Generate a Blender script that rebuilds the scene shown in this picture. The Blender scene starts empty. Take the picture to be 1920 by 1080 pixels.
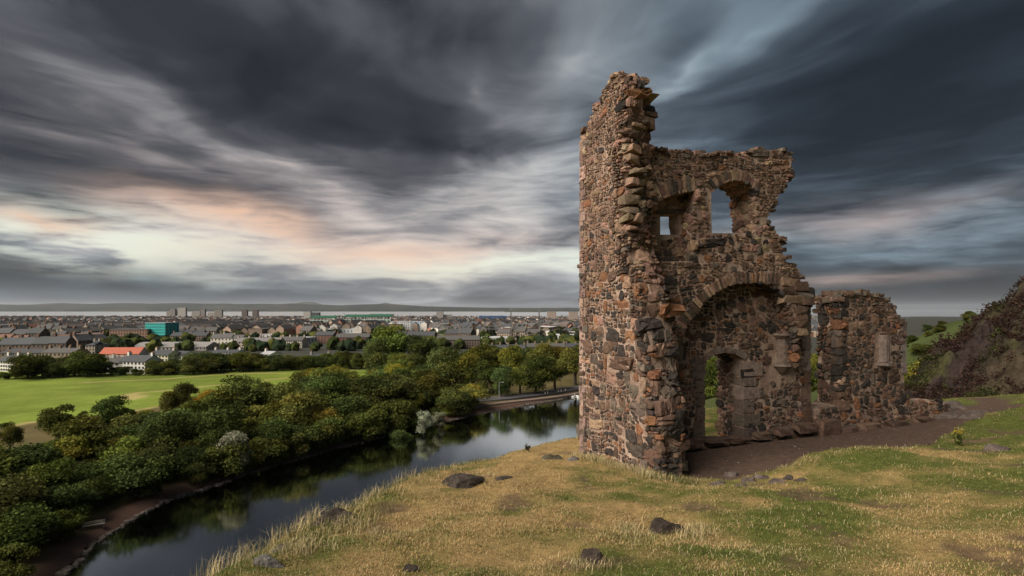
import bpy, bmesh, math, random
import numpy as np
from mathutils import Vector, geometry

# ------------------------------------------------------------------ camera, sky, sun, exposure
F, CX, HY = 1050.0, 960.0, 580.0            # focal length, centre and horizon of the photograph, in its pixels
S = bpy.context.scene
C = S.collection
rad = math.radians
cam_d = bpy.data.cameras.new('camera'); cam = bpy.data.objects.new('camera', cam_d); C.objects.link(cam)
cam_d.sensor_width = 36.0; cam_d.lens = 36.0 * F / 1920.0
cam_d.shift_y = (HY - 540.0) / 1920.0
cam_d.clip_start = 0.1; cam_d.clip_end = 120000.0
cam.location = (0, 0, 0); cam.rotation_euler = (rad(90), 0, 0)
S.camera = cam
EXPOSURE = 2.3
S.view_settings.view_transform = 'Standard'; S.view_settings.look = 'None'
S.view_settings.exposure = EXPOSURE; S.view_settings.gamma = 1.0
S.view_settings.use_curve_mapping = False
S.render.engine = 'CYCLES'
S.cycles.max_bounces = 5; S.cycles.diffuse_bounces = 2; S.cycles.glossy_bounces = 2; S.cycles.transmission_bounces = 2; S.cycles.volume_bounces = 0; S.cycles.transparent_max_bounces = 4
S.cycles.caustics_reflective = False; S.cycles.caustics_refractive = False
SUN_AZ, SUN_EL = rad(238), rad(40)          # clockwise from +Y (north): the light comes over the left shoulder
sun_d = bpy.data.lights.new('sun', 'SUN'); sun = bpy.data.objects.new('sun', sun_d); C.objects.link(sun)
sun_d.energy = 1.5; sun_d.angle = rad(60); sun_d.color = (1.0, 0.91, 0.79)
sdir = Vector((math.sin(SUN_AZ) * math.cos(SUN_EL), math.cos(SUN_AZ) * math.cos(SUN_EL), math.sin(SUN_EL)))
sun.rotation_euler = sdir.to_track_quat('Z', 'Y').to_euler()
sun.location = (-20, -20, 40)


class NT:
    """small node-tree writer"""
    def __init__(s, tree):
        s.t = tree; s.n = tree.nodes; s.l = tree.links
    def new(s, typ, **kw):
        n = s.n.new(typ)
        for k, v in kw.items(): setattr(n, k, v)
        return n
    def put(s, sock, v):
        if hasattr(v, 'is_linked') or isinstance(v, bpy.types.NodeSocket): s.l.new(v, sock)
        else: sock.default_value = v
    def m(s, op, a, b=0.0, c=0.0, clamp=False):
        n = s.new('ShaderNodeMath', operation=op, use_clamp=clamp)
        s.put(n.inputs[0], a); s.put(n.inputs[1], b)
        if op in ('MULTIPLY_ADD', 'SMOOTH_MIN', 'SMOOTH_MAX', 'COMPARE', 'WRAP'): s.put(n.inputs[2], c)
        return n.outputs[0]
    def ramp(s, v, lo, hi, a=0.0, b=1.0, smooth=True):
        n = s.new('ShaderNodeMapRange', interpolation_type='SMOOTHSTEP' if smooth else 'LINEAR')
        s.put(n.inputs[0], v); n.inputs[1].default_value = lo; n.inputs[2].default_value = hi
        n.inputs[3].default_value = a; n.inputs[4].default_value = b
        return n.outputs[0]
    def mix(s, f, a, b, mode='MIX'):
        n = s.new('ShaderNodeMix', data_type='RGBA', blend_type=mode)
        s.put(n.inputs[0], f)
        for k, v in ((6, a), (7, b)):
            s.put(n.inputs[k], v if not isinstance(v, tuple) or len(v) == 4 else (*v, 1.0))
        return n.outputs[2]
    def noise(s, vec, scale, detail=4.0, rough=0.55, dist=0.0):
        n = s.new('ShaderNodeTexNoise'); s.put(n.inputs['Vector'], vec)
        n.inputs['Scale'].default_value = scale; n.inputs['Detail'].default_value = detail
        n.inputs['Roughness'].default_value = rough; n.inputs['Distortion'].default_value = dist
        return n.outputs[0]
    def xyz(s, x, y, z=0.0):
        n = s.new('ShaderNodeCombineXYZ'); s.put(n.inputs[0], x); s.put(n.inputs[1], y); s.put(n.inputs[2], z)
        return n.outputs[0]
    def curve(s, v, pts):
        n = s.new('ShaderNodeValToRGB'); s.put(n.inputs[0], v)
        e = n.color_ramp.elements
        while len(e) < len(pts): e.new(0.5)
        for k, (p, c) in enumerate(pts):
            e[k].position = p; e[k].color = (*c, 1.0)
        return n.outputs[0]


def srgb(r, g, b):
    f = lambda c: c / 12.92 if c <= 0.04045 else ((c + 0.055) / 1.055) ** 2.4
    return (f(r / 255), f(g / 255), f(b / 255))


def build_world():
    w = bpy.data.worlds.new('World'); S.world = w; w.use_nodes = True
    w.cycles.sampling_method = 'MANUAL'; w.cycles.sample_map_resolution = 512
    t = NT(w.node_tree); t.n.clear()
    out = t.new('ShaderNodeOutputWorld'); bg = t.new('ShaderNodeBackground')
    sky = t.new('ShaderNodeTexSky', sky_type='NISHITA', sun_disc=False, sun_elevation=SUN_EL, sun_rotation=SUN_AZ)
    tc = t.new('ShaderNodeTexCoord'); sp = t.new('ShaderNodeSeparateXYZ'); t.l.new(tc.outputs['Generated'], sp.inputs[0])
    dx, dy, dz = sp.outputs
    az = t.m('ARCTAN2', dx, dy); el = t.m('ARCSINE', dz)
    deg = 180 / math.pi
    azd = t.m('MULTIPLY', az, deg); eld = t.m('MULTIPLY', el, deg)
    # a slow warp so that hand-placed masses get uneven outlines
    wv = t.xyz(azd, t.m('MULTIPLY', eld, 2.2), 3.0)
    wx = t.m('MULTIPLY', t.m('SUBTRACT', t.noise(wv, 0.055, 3, 0.5), 0.5), 20.0)
    wy = t.m('MULTIPLY', t.m('SUBTRACT', t.noise(t.xyz(azd, t.m('MULTIPLY', eld, 2.2), 40.0), 0.055, 3, 0.5), 0.5), 7.0)
    VP = t.xyz(azd, eld, 0.0); VW = t.xyz(t.m('ADD', azd, wx), t.m('ADD', eld, wy), 0.0)
    # upper deck: wind-drawn streaks that run out from one point low over the firth
    h = t.m('MAXIMUM', t.m('SUBTRACT', dz, 0.12), 0.05)
    a0 = rad(-11)
    rx = t.m('SUBTRACT', t.m('MULTIPLY', dx, math.cos(a0)), t.m('MULTIPLY', dy, math.sin(a0)))
    ry = t.m('ADD', t.m('MULTIPLY', dx, math.sin(a0)), t.m('MULTIPLY', dy, math.cos(a0)))
    u = t.m('DIVIDE', rx, h); v = t.m('DIVIDE', ry, h)
    n1 = t.noise(t.xyz(t.m('MULTIPLY', u, 0.75), t.m('MULTIPLY', v, 0.42), 1.7), 1.0, 5, 0.55, 0.9)
    n2 = t.noise(t.xyz(t.m('MULTIPLY', u, 2.0), t.m('MULTIPLY', v, 0.55), 8.3), 1.0, 3, 0.5, 0.4)
    streak = t.m('ADD', t.m('MULTIPLY', t.m('SUBTRACT', n1, 0.5), 0.75), t.m('MULTIPLY', t.m('SUBTRACT', n2, 0.5), 0.26))
    # lower deck: flat bands near the horizon
    b1 = t.noise(t.xyz(t.m('MULTIPLY', azd, 0.075), t.m('MULTIPLY', eld, 0.34), 5.0), 1.0, 5, 0.56, 0.8)
    b2 = t.noise(t.xyz(t.m('MULTIPLY', azd, 0.20), t.m('MULTIPLY', eld, 1.3), 15.0), 1.0, 4, 0.55, 0.5)
    band = t.m('ADD', t.m('MULTIPLY', t.m('SUBTRACT', b1, 0.5), 0.75), t.m('MULTIPLY', t.m('SUBTRACT', b2, 0.5), 0.42))
    up = t.ramp(eld, 8.0, 17.0)
    tex = t.m('ADD', t.m('MULTIPLY', streak, up), t.m('MULTIPLY', band, t.m('SUBTRACT', 1.0, up)))

    def blob(px, py, wpx, hpx, tilt=0.0, warped=True):
        x = (px - CX) / F; z = (HY - py) / F
        a = math.degrees(math.atan2(x, 1)); e = math.degrees(math.atan2(z, math.hypot(x, 1)))
        k = math.degrees(1 / F) * (1 / (1 + x * x)); ke = math.degrees(1 / F) / math.hypot(1, x)
        sa, se = wpx * k * 2.5, hpx * ke * 2.5
        mp = t.new('ShaderNodeMapping', vector_type='TEXTURE'); t.l.new(VW if warped else VP, mp.inputs[0])
        mp.inputs['Location'].default_value = (a, e, 0); mp.inputs['Rotation'].default_value = (0, 0, rad(tilt)); mp.inputs['Scale'].default_value = (sa, se, 1)
        gr = t.new('ShaderNodeTexGradient', gradient_type='QUADRATIC_SPHERE'); t.l.new(mp.outputs[0], gr.inputs[0])
        return gr.outputs[1]

    lum = t.m('ADD', t.m('MULTIPLY', tex, 0.98), 0.40)
    for (px, py, wx_, hy_, tl, k) in [
        (520, 100, 420, 120, -18, -0.34), (900, 60, 220, 70, -10, -0.18), (760, 270, 230, 52, -20, -0.28), (60, 200, 200, 40, -12, -0.16), (200, 330, 300, 26, -6, -0.20),
        (120, 385, 170, 20, -6, -0.26), (470, 300, 330, 26, -22, 0.20), (330, 200, 260, 26, -24, 0.10), (890, 175, 90, 45, -20, 0.26), (1110, 130, 140, 65, 42, 0.12), (1040, 210, 150, 45, 40, 0.12), (640, 390, 260, 30, -12, 0.18),
        (980, 395, 210, 70, 0, 0.52), (990, 330, 140, 40, 10, 0.22), (1470, 40, 230, 34, 24, 0.26), (1300, 120, 160, 26, 32, 0.20), (1640, 190, 330, 120, 24, -0.42), (1880, 260, 220, 140, 10, -0.28), (1530, 310, 150, 34, 12, -0.18), (1330, 240, 120, 30, 25, 0.10),
        (1650, 430, 280, 44, 4, 0.20), (1860, 390, 140, 30, 8, 0.22), (1800, 560, 420, 40, 0, -0.52), (1560, 572, 200, 16, 0, -0.20), (1560, 470, 200, 20, 3, 0.10),
        (230, 450, 330, 40, -3, 0.55), (470, 425, 190, 34, -5, 0.40), (820, 480, 330, 34, 2, 0.42), (60, 525, 300, 34, -4, -0.34), (330, 520, 160, 20, 0, -0.10), (560, 556, 520, 14, 0, -0.10), (800, 522, 420, 26, 0, 0.16), (820, 552, 420, 20, 0, 0.22), (1010, 455, 170, 16, 2, -0.22), (1060, 505, 130, 16, 0, 0.22)]:
        lum = t.m('MULTIPLY_ADD', blob(px, py, wx_, hy_, tl), k, lum)
    # grey of the cloud, cool on the right, neutral to warm on the left
    g = t.curve(lum, [(0.0, srgb(28, 31, 36)), (0.20, srgb(48, 51, 57)), (0.40, srgb(86, 89, 95)), (0.60, srgb(140, 142, 146)), (0.82, srgb(200, 198, 196)), (1.0, srgb(236, 230, 218))])
    right = t.ramp(azd, -4, 24)
    g = t.mix(right, g, t.mix(1.0, g, (0.70, 0.91, 1.03), 'MULTIPLY'))
    warmz = t.m('MULTIPLY', blob(380, 350, 520, 130, -8), t.ramp(lum, 0.1, 0.5))
    g = t.mix(warmz, g, t.mix(1.0, g, (1.12, 0.95, 0.88), 'MULTIPLY'))
    # teal-grey bank low on the left
    g = t.mix(t.m('MINIMUM', t.m('MULTIPLY', blob(120, 535, 520, 60, -3), 1.6), 1.0), g, t.mix(1.0, g, (0.66, 0.92, 1.06), 'MULTIPLY'))
    # clear gap with pale evening sky, then clouds lit peach by the low sun
    gap = t.m('MULTIPLY', t.m('MAXIMUM', t.m('MULTIPLY', blob(190, 450, 330, 40, -3), 1.7), t.m('MULTIPLY', blob(980, 497, 230, 16, 4), 1.3)), t.ramp(band, -0.16, 0.10))
    clear = t.mix(0.2, srgb(232, 234, 208), t.mix(1.0, sky.outputs[0], (0.25, 0.25, 0.25), 'MULTIPLY'))
    g = t.mix(t.m('MINIMUM', gap, 0.92), g, clear)
    pk = t.m('MAXIMUM', t.m('MULTIPLY', blob(490, 425, 150, 26, -7), 1.2), t.m('MULTIPLY', blob(760, 470, 300, 30, 3), 0.6))
    pk = t.m('MAXIMUM', pk, t.m('MULTIPLY', blob(1600, 412, 200, 20, 6), 0.5)); pk = t.m('MAXIMUM', pk, t.m('MULTIPLY', blob(1590, 524, 130, 8, 2, False), 1.1)); pk = t.m('MAXIMUM', pk, t.m('MULTIPLY', blob(60, 405, 150, 14, -3), 0.8))
    pk = t.m('MULTIPLY', t.m('MINIMUM', pk, 0.92), t.ramp(tex, -0.30, 0.12))
    g = t.mix(pk, g, t.mix(t.ramp(azd, -14, 12), srgb(240, 192, 158), srgb(214, 188, 178)))
    # the rest of the vault (behind and above) is the same cloud; below the horizon plain dim
    g = t.mix(t.ramp(eld, -6, -0.5, 1, 0), g, srgb(70, 74, 76))
    k = 2.0 ** -EXPOSURE
    g = t.mix(1.0, g, (k, k, k), 'MULTIPLY')
    add = t.mix(1.0, g, t.mix(1.0, sky.outputs[0], (0.0005, 0.0005, 0.0005), 'MULTIPLY'), 'ADD')
    t.l.new(add, bg.inputs[0]); bg.inputs[1].default_value = 1.0
    t.l.new(bg.outputs[0], out.inputs[0])
build_world()

# ------------------------------------------------------------------ helpers
rng = np.random.default_rng(11)
RND = random.Random(5)


def _hash(ix, iy, seed):
    h = (ix.astype(np.int64) * 374761393 + iy.astype(np.int64) * 668265263 + seed * 974634777) & 0xffffffff
    h = ((h ^ (h >> 13)) * 1274126177) & 0xffffffff
    return ((h ^ (h >> 16)) & 0xffff) / 65535.0


def vnoise(x, y, seed=0):
    x = np.asarray(x, float); y = np.asarray(y, float)
    ix, iy = np.floor(x), np.floor(y); fx, fy = x - ix, y - iy
    fx = fx * fx * (3 - 2 * fx); fy = fy * fy * (3 - 2 * fy)
    a = _hash(ix, iy, seed); b = _hash(ix + 1, iy, seed); c = _hash(ix, iy + 1, seed); d = _hash(ix + 1, iy + 1, seed)
    return (a * (1 - fx) + b * fx) * (1 - fy) + (c * (1 - fx) + d * fx) * fy


def fbm(x, y, o=4, seed=0):
    s = 0; a = 0.5; t = 0
    for k in range(o):
        s = s + a * vnoise(np.asarray(x) * 2 ** k, np.asarray(y) * 2 ** k, seed + k); t += a; a *= 0.5
    return s / t


def sstep(a, b, x):
    t = np.clip((np.asarray(x, float) - a) / (b - a), 0, 1); return t * t * (3 - 2 * t)


def link(name, me, parent=None):
    o = bpy.data.objects.new(name, me); C.objects.link(o)
    if parent is not None: o.parent = parent
    return o


def set_col(me, col, n):
    at = me.color_attributes.new('Col', 'FLOAT_COLOR', 'POINT')
    a = np.ones((n, 4), np.float32); a[:, :3] = np.asarray(col, np.float32)
    at.data.foreach_set('color', a.ravel())


def mesh(name, verts, faces, mat, col=None, smooth=False):
    me = bpy.data.meshes.new(name)
    V = np.asarray(verts, np.float32).reshape(-1, 3)
    if isinstance(faces, np.ndarray):
        k = faces.shape[1]; tot = np.full(len(faces), k, np.int32); idx = faces.ravel().astype(np.int32)
    else:
        tot = np.array([len(f) for f in faces], np.int32); idx = np.fromiter((i for f in faces for i in f), np.int32)
    me.vertices.add(len(V)); me.vertices.foreach_set('co', V.ravel())
    me.loops.add(len(idx)); me.loops.foreach_set('vertex_index', idx)
    me.polygons.add(len(tot)); st = np.concatenate(([0], np.cumsum(tot)[:-1])).astype(np.int32)
    me.polygons.foreach_set('loop_start', st)
    me.update(calc_edges=True); me.validate()
    me.polygons.foreach_set('use_smooth', np.full(len(me.polygons), bool(smooth)))
    if col is not None: set_col(me, col, len(V))
    if mat is not None: me.materials.append(mat)
    return me


def tag(o, label=None, cat=None, group=None, kind=None):
    if label: o['label'] = label
    if cat: o['category'] = cat
    if group: o['group'] = group
    if kind: o['kind'] = kind
    return o


def empty(name, loc=(0, 0, 0), rz=0.0):
    o = link(name, None); o.location = loc; o.rotation_euler = (0, 0, rz); o.empty_display_size = 0.3
    return o


def copy_tree(o, parent=None):
    c = o.copy(); C.objects.link(c); c.parent = parent
    for ch in o.children: copy_tree(ch, c)
    return c


class MB:
    """collects shapes into one mesh"""
    def __init__(s): s.v = []; s.f = []; s.c = []
    def add(s, V, Fs, col=(1, 1, 1)):
        n = len(s.v); s.v.extend([tuple(p) for p in V]); s.f.extend([tuple(i + n for i in f) for f in Fs]); s.c.extend([col] * len(V))
    def box(s, x0, x1, y0, y1, z0, z1, col=(1, 1, 1)):
        V = [(x, y, z) for z in (z0, z1) for x, y in ((x0, y0), (x1, y0), (x1, y1), (x0, y1))]
        s.add(V, [(3, 2, 1, 0), (4, 5, 6, 7), (0, 1, 5, 4), (1, 2, 6, 5), (2, 3, 7, 6), (3, 0, 4, 7)], col)
    def tube(s, pts, rads, n=6, col=(1, 1, 1), cap=True):
        V = []; Fs = []
        for k, (p, r) in enumerate(zip(pts, rads)):
            p = Vector(p); q = Vector(pts[min(k + 1, len(pts) - 1)]) - Vector(pts[max(k - 1, 0)])
            q = q.normalized() if q.length > 1e-9 else Vector((0, 0, 1))
            a = q.orthogonal().normalized(); b = q.cross(a)
            for i in range(n):
                t = 2 * math.pi * i / n; V.append(p + (a * math.cos(t) + b * math.sin(t)) * r)
        for k in range(len(pts) - 1):
            for i in range(n):
                Fs.append((k * n + i, k * n + (i + 1) % n, (k + 1) * n + (i + 1) % n, (k + 1) * n + i))
        if cap: Fs.append(tuple(range((len(pts) - 1) * n, len(pts) * n)))
        s.add(V, Fs, col)
    def build(s, name, mat, parent=None, smooth=False):
        return link(name, mesh(name, s.v, s.f, mat, s.c, smooth), parent)


# ------------------------------------------------------------------ materials
def new_mat(name):
    m = bpy.data.materials.new(name); m.use_nodes = True
    t = NT(m.node_tree); t.n.clear()
    out = t.new('ShaderNodeOutputMaterial'); bs = t.new('ShaderNodeBsdfPrincipled')
    t.l.new(bs.outputs[0], out.inputs[0])
    return m, t, bs, out


def col_attr(t):
    return t.new('ShaderNodeVertexColor', layer_name='Col').outputs[0]


def pos(t):
    return t.new('ShaderNodeNewGeometry').outputs['Position']


def bump(t, bs, h, strength, dist):
    b = t.new('ShaderNodeBump'); b.inputs['Strength'].default_value = strength; b.inputs['Distance'].default_value = dist
    t.l.new(h, b.inputs['Height']); t.l.new(b.outputs[0], bs.inputs['Normal'])


def simple(name, rough=0.85, nscale=3.0, var=0.25, spec=0.3, bstr=0.0, bdist=0.02, objcol=False):
    """vertex colour times a little noise"""
    m, t, bs, _ = new_mat(name)
    c = col_attr(t)
    if objcol: c = t.mix(1.0, c, t.new('ShaderNodeObjectInfo').outputs['Color'], 'MULTIPLY')
    n = t.noise(pos(t), nscale, 5, 0.6)
    k = t.ramp(n, 0.25, 0.75, 1 - var, 1 + var, False)
    c = t.mix(1.0, c, t.xyz(k, k, k), 'MULTIPLY')
    t.l.new(c, bs.inputs['Base Color']); bs.inputs['Roughness'].default_value = rough
    bs.inputs['Specular IOR Level'].default_value = spec
    if bstr: bump(t, bs, n, bstr, bdist)
    return m


def mat_stone():
    m, t, bs, _ = new_mat('stone'); P = pos(t); c = col_attr(t)
    n1 = t.noise(P, 9, 6, 0.65); n2 = t.noise(P, 45, 4, 0.7); n3 = t.noise(P, 2.3, 3, 0.5)
    k = t.ramp(n1, 0.28, 0.72, 0.55, 1.5, False); c = t.mix(1.0, c, t.xyz(k, k, k), 'MULTIPLY')
    k2 = t.ramp(n2, 0.3, 0.7, 0.75, 1.25, False); c = t.mix(1.0, c, t.xyz(k2, k2, k2), 'MULTIPLY')
    lich = t.m('MULTIPLY', t.ramp(t.noise(P, 15, 5, 0.7), 0.58, 0.70), t.ramp(n3, 0.45, 0.65))
    c = t.mix(t.m('MULTIPLY', lich, 0.45), c, (0.30, 0.26, 0.18, 1))
    moss = t.m('MULTIPLY', t.ramp(t.noise(P, 5.5, 5, 0.7), 0.56, 0.70), t.ramp(t.noise(P, 0.8, 2, 0.5), 0.46, 0.62))
    c = t.mix(t.m('MULTIPLY', moss, 0.5), c, (0.055, 0.06, 0.03, 1))
    t.l.new(c, bs.inputs['Base Color']); bs.inputs['Roughness'].default_value = 0.9; bs.inputs['Specular IOR Level'].default_value = 0.25
    hh = t.m('ADD', n1, t.m('MULTIPLY', n2, 0.45)); bump(t, bs, hh, 0.9, 0.035)
    return m


def mat_mortar():
    m, t, bs, _ = new_mat('mortar'); P = pos(t)
    n1 = t.noise(P, 3, 6, 0.65); n2 = t.noise(P, 28, 5, 0.7); n3 = t.noise(P, 0.6, 3, 0.5)
    c = t.mix(t.ramp(n1, 0.3, 0.7), (0.27, 0.182, 0.138, 1), (0.49, 0.365, 0.28, 1))
    c = t.mix(t.ramp(n3, 0.45, 0.62, 0, 0.6), c, (0.18, 0.118, 0.09, 1))
    k2 = t.ramp(n2, 0.3, 0.7, 0.6, 1.3, False); c = t.mix(1.0, c, t.xyz(k2, k2, k2), 'MULTIPLY')
    t.l.new(c, bs.inputs['Base Color']); bs.inputs['Roughness'].default_value = 0.95; bs.inputs['Specular IOR Level'].default_value = 0.15
    bump(t, bs, t.m('ADD', n1, n2), 1.0, 0.05)
    return m


def mat_leaf():
    m = bpy.data.materials.new('leaves'); m.use_nodes = True; t = NT(m.node_tree); t.n.clear()
    out = t.new('ShaderNodeOutputMaterial')
    c = t.mix(1.0, col_attr(t), t.new('ShaderNodeObjectInfo').outputs['Color'], 'MULTIPLY')
    d = t.new('ShaderNodeBsdfDiffuse'); tr = t.new('ShaderNodeBsdfTranslucent'); mx = t.new('ShaderNodeMixShader')
    t.l.new(c, d.inputs[0]); t.l.new(c, tr.inputs[0]); mx.inputs[0].default_value = 0.22
    t.l.new(d.outputs[0], mx.inputs[1]); t.l.new(tr.outputs[0], mx.inputs[2]); t.l.new(mx.outputs[0], out.inputs[0])
    return m


def mat_water(name, base, rough, bs_, dist, scale, sx=1.0, ior=1.33, metal=0.0):
    m, t, bs, _ = new_mat(name)
    bs.inputs['Base Color'].default_value = (*base, 1); bs.inputs['Roughness'].default_value = rough; bs.inputs['Metallic'].default_value = metal
    bs.inputs['IOR'].default_value = ior; bs.inputs['Specular IOR Level'].default_value = 0.5
    mp = t.new('ShaderNodeMapping'); t.l.new(pos(t), mp.inputs[0]); mp.inputs['Scale'].default_value = (sx, 1, 1)
    bump(t, bs, t.noise(mp.outputs[0], scale, 4, 0.6), bs_, dist)
    return m


def mat_ground(name, nscales=(0.6, 7.0), var=0.3, bstr=0.6, bdist=0.03):
    m, t, bs, _ = new_mat(name); P = pos(t); c = col_attr(t)
    a = t.noise(P, nscales[0], 6, 0.65); b = t.noise(P, nscales[1], 5, 0.7)
    for n, v in ((a, var), (b, var * 0.9)):
        k = t.ramp(n, 0.28, 0.72, 1 - v, 1 + v, False); c = t.mix(1.0, c, t.xyz(k, k, k), 'MULTIPLY')
    t.l.new(c, bs.inputs['Base Color']); bs.inputs['Roughness'].default_value = 0.95; bs.inputs['Specular IOR Level'].default_value = 0.1
    bump(t, bs, b, bstr, bdist)
    return m


M_STONE, M_MORTAR, M_LEAF = mat_stone(), mat_mortar(), mat_leaf()
M_TURF = mat_ground('turf', (7.0, 60.0), 0.38, 1.0, 0.02)
M_VALLEY = mat_ground('meadow', (0.05, 0.6), 0.16, 0.3, 0.1)
M_HEATH = mat_ground('heath', (0.5, 4.0), 0.45, 1.0, 0.25)
M_GRASS = simple('grass_blades', 0.8, 2.0, 0.15, 0.15)
M_BARK = simple('bark', 0.95, 4.0, 0.3, 0.1)
M_WALL = simple('house_wall', 0.9, 0.6, 0.12, 0.15, objcol=True)
M_ROOF = simple('slate', 0.75, 1.5, 0.2, 0.3, objcol=True)
M_GLASS = simple('window_glass', 0.15, 1.0, 0.1, 0.5)
M_PAINT = simple('painted_metal', 0.5, 1.0, 0.1, 0.4)
M_ROAD = simple('asphalt', 0.9, 1.2, 0.18, 0.2)
M_ROCK = mat_ground('rock', (2.2, 14.0), 0.45, 1.0, 0.06)
def mat_loch():
    m = bpy.data.materials.new('loch_water'); m.use_nodes = True; t = NT(m.node_tree); t.n.clear(); out = t.new('ShaderNodeOutputMaterial')
    d = t.new('ShaderNodeBsdfDiffuse'); d.inputs[0].default_value = (0.11, 0.11, 0.095, 1); g = t.new('ShaderNodeBsdfGlossy'); g.inputs['Color'].default_value = (0.90, 0.93, 0.93, 1); g.inputs['Roughness'].default_value = 0.085
    mp = t.new('ShaderNodeMapping'); t.l.new(pos(t), mp.inputs[0]); mp.inputs['Scale'].default_value = (0.5, 1, 1); b = t.new('ShaderNodeBump'); b.inputs['Strength'].default_value = 0.12; b.inputs['Distance'].default_value = 0.05
    t.l.new(t.noise(mp.outputs[0], 1.1, 4, 0.6), b.inputs['Height']); t.l.new(b.outputs[0], g.inputs['Normal'])
    f = t.new('ShaderNodeFresnel'); f.inputs['IOR'].default_value = 6.5; mx = t.new('ShaderNodeMixShader'); t.l.new(f.outputs[0], mx.inputs[0]); t.l.new(d.outputs[0], mx.inputs[1]); t.l.new(g.outputs[0], mx.inputs[2]); t.l.new(mx.outputs[0], out.inputs[0])
    return m
M_LOCH = mat_loch()
M_SEA = mat_water('sea_water', (0.84, 0.86, 0.88), 0.30, 0.0, 0.3, 0.02, 0.4, 1.6, 0.9)

# ------------------------------------------------------------------ ground heights
LOCH_Z = -32.0
EDGE = np.array([(-3.2, -8), (-2.9, 0), (-2.65, 5.1), (-2.45, 7.9), (-1.5, 12.8), (0.0, 15.9), (2.6, 21.0), (7.8, 23.6), (13, 25.3), (20, 27.2), (30, 30), (60, 42), (90, 60)], float)
CP = np.array([
    (0, 0, -1.62), (-3, 0, -1.75), (4, 0, -1.55), (8, 0, -1.4), (0, -8, -0.8), (10, -8, -0.6), (-3, -8, -0.9), (14, 0, -1.3),
    (-2.6, 5.1, -2.43), (-2.4, 7.9, -2.86), (-1.46, 12.8, -3.58), (0, 15.7, -4.0), (2.6, 21.5, -4.75),
    (0, 5, -2.40), (2, 7, -2.74), (0.5, 9.5, -3.08), (3, 5, -2.38), (4.5, 4.9, -2.33), (8, 5, -2.15), (4, 8.5, -2.95), (7, 8.5, -2.72), (11, 8.5, -2.45),
    (2.9, 11.2, -3.38), (1.5, 14.3, -3.72), (1.4, 11.6, -3.38), (5, 13, -3.42), (8, 14.5, -3.42), (11, 15.8, -3.40), (4.6, 11.8, -3.42),
    (4.6, 10.4, -3.22), (6.4, 11.5, -3.04), (8.8, 12.2, -3.12), (10.5, 13.0, -3.13), (12.2, 14.5, -3.22), (13, 12, -2.80), (15.5, 17, -3.08), (18.6, 22, -3.5), (16, 20, -3.45), (25, 24, -3.4), (20, 12, -2.2),
    (7.5, 18, -3.62), (6, 21, -3.85), (12, 20.5, -3.75), (12.8, 24, -4.1), (22, 28, -4.6), (30, 30, -4.5)], float)


def _rbf_fit(P):
    n = len(P); d = np.linalg.norm(P[:, None, :2] - P[None, :, :2], axis=2)
    K = np.where(d > 0, d * d * np.log(d + 1e-9), 0.0) + np.eye(n) * 0.3
    Q = np.c_[np.ones(n), P[:, :2]]
    A = np.block([[K, Q], [Q.T, np.zeros((3, 3))]])
    return np.linalg.solve(A, np.r_[P[:, 2], 0, 0, 0])
CW = _rbf_fit(CP)


def poly_sdist(x, y, L):
    """signed distance to an open polyline; positive on its left side"""
    best = np.full(x.shape, 1e9); sg = np.zeros(x.shape)
    for (ax, ay), (bx, by) in zip(L[:-1], L[1:]):
        dx, dy = bx - ax, by - ay
        t = np.clip(((x - ax) * dx + (y - ay) * dy) / (dx * dx + dy * dy), 0, 1)
        px, py = x - (ax + t * dx), y - (ay + t * dy)
        d = np.hypot(px, py); cr = dx * (y - ay) - dy * (x - ax)
        m = d < best - 1e-9
        best = np.where(m, d, best); sg = np.where(m, np.sign(cr), sg)
    return best * sg


GRAVEL = np.array([(3.75, 11.55), (4.6, 11.25), (5.6, 11.45), (6.2, 11.95), (6.9, 12.35), (8.9, 13.0), (10.3, 13.6), (11.6, 14.9), (12.9, 15.9), (14.2, 16.9), (16.5, 18.0), (19, 21.5), (21, 24), (19.5, 24), (17, 20.5), (14.3, 18.6), (12.5, 17.4), (8, 15.8), (4.2, 14.3), (3.3, 12.6)])


def in_poly(x, y, P):
    x = np.asarray(x, float); y = np.asarray(y, float); r = np.zeros(x.shape, bool); n = len(P)
    for i in range(n):
        ax, ay = P[i]; bx, by = P[(i + 1) % n]
        if ay == by: continue
        r ^= ((ay > y) != (by > y)) & (x < (bx - ax) * (y - ay) / (by - ay) + ax)
    return r


def seg_dist(x, y, P, closed=True):
    best = np.full(np.shape(x), 1e9); n = len(P)
    for i in range(n if closed else n - 1):
        ax, ay = P[i]; bx, by = P[(i + 1) % n]; dx, dy = bx - ax, by - ay
        t = np.clip(((x - ax) * dx + (y - ay) * dy) / (dx * dx + dy * dy + 1e-12), 0, 1)
        best = np.minimum(best, np.hypot(x - ax - t * dx, y - ay - t * dy))
    return best


def hill_base(x, y):
    x = np.asarray(x, float); y = np.asarray(y, float); sh = x.shape; X = x.ravel(); Y = y.ravel()
    z = CW[-3] + CW[-2] * X + CW[-1] * Y
    for (cx, cy, _), w in zip(CP, CW[:-3]):
        d2 = (X - cx) ** 2 + (Y - cy) ** 2
        z = z + w * 0.5 * d2 * np.log(d2 + 1e-12)
    return z.reshape(sh)


def gravel_mask(x, y):
    wob = (fbm(np.asarray(x) * 1.6, np.asarray(y) * 1.6, 3, 9) - 0.5) * 0.7
    d = seg_dist(x, y, GRAVEL); d = np.where(in_poly(x, y, GRAVEL), d, -d)
    return sstep(-0.10, 0.12, d + wob)


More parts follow.
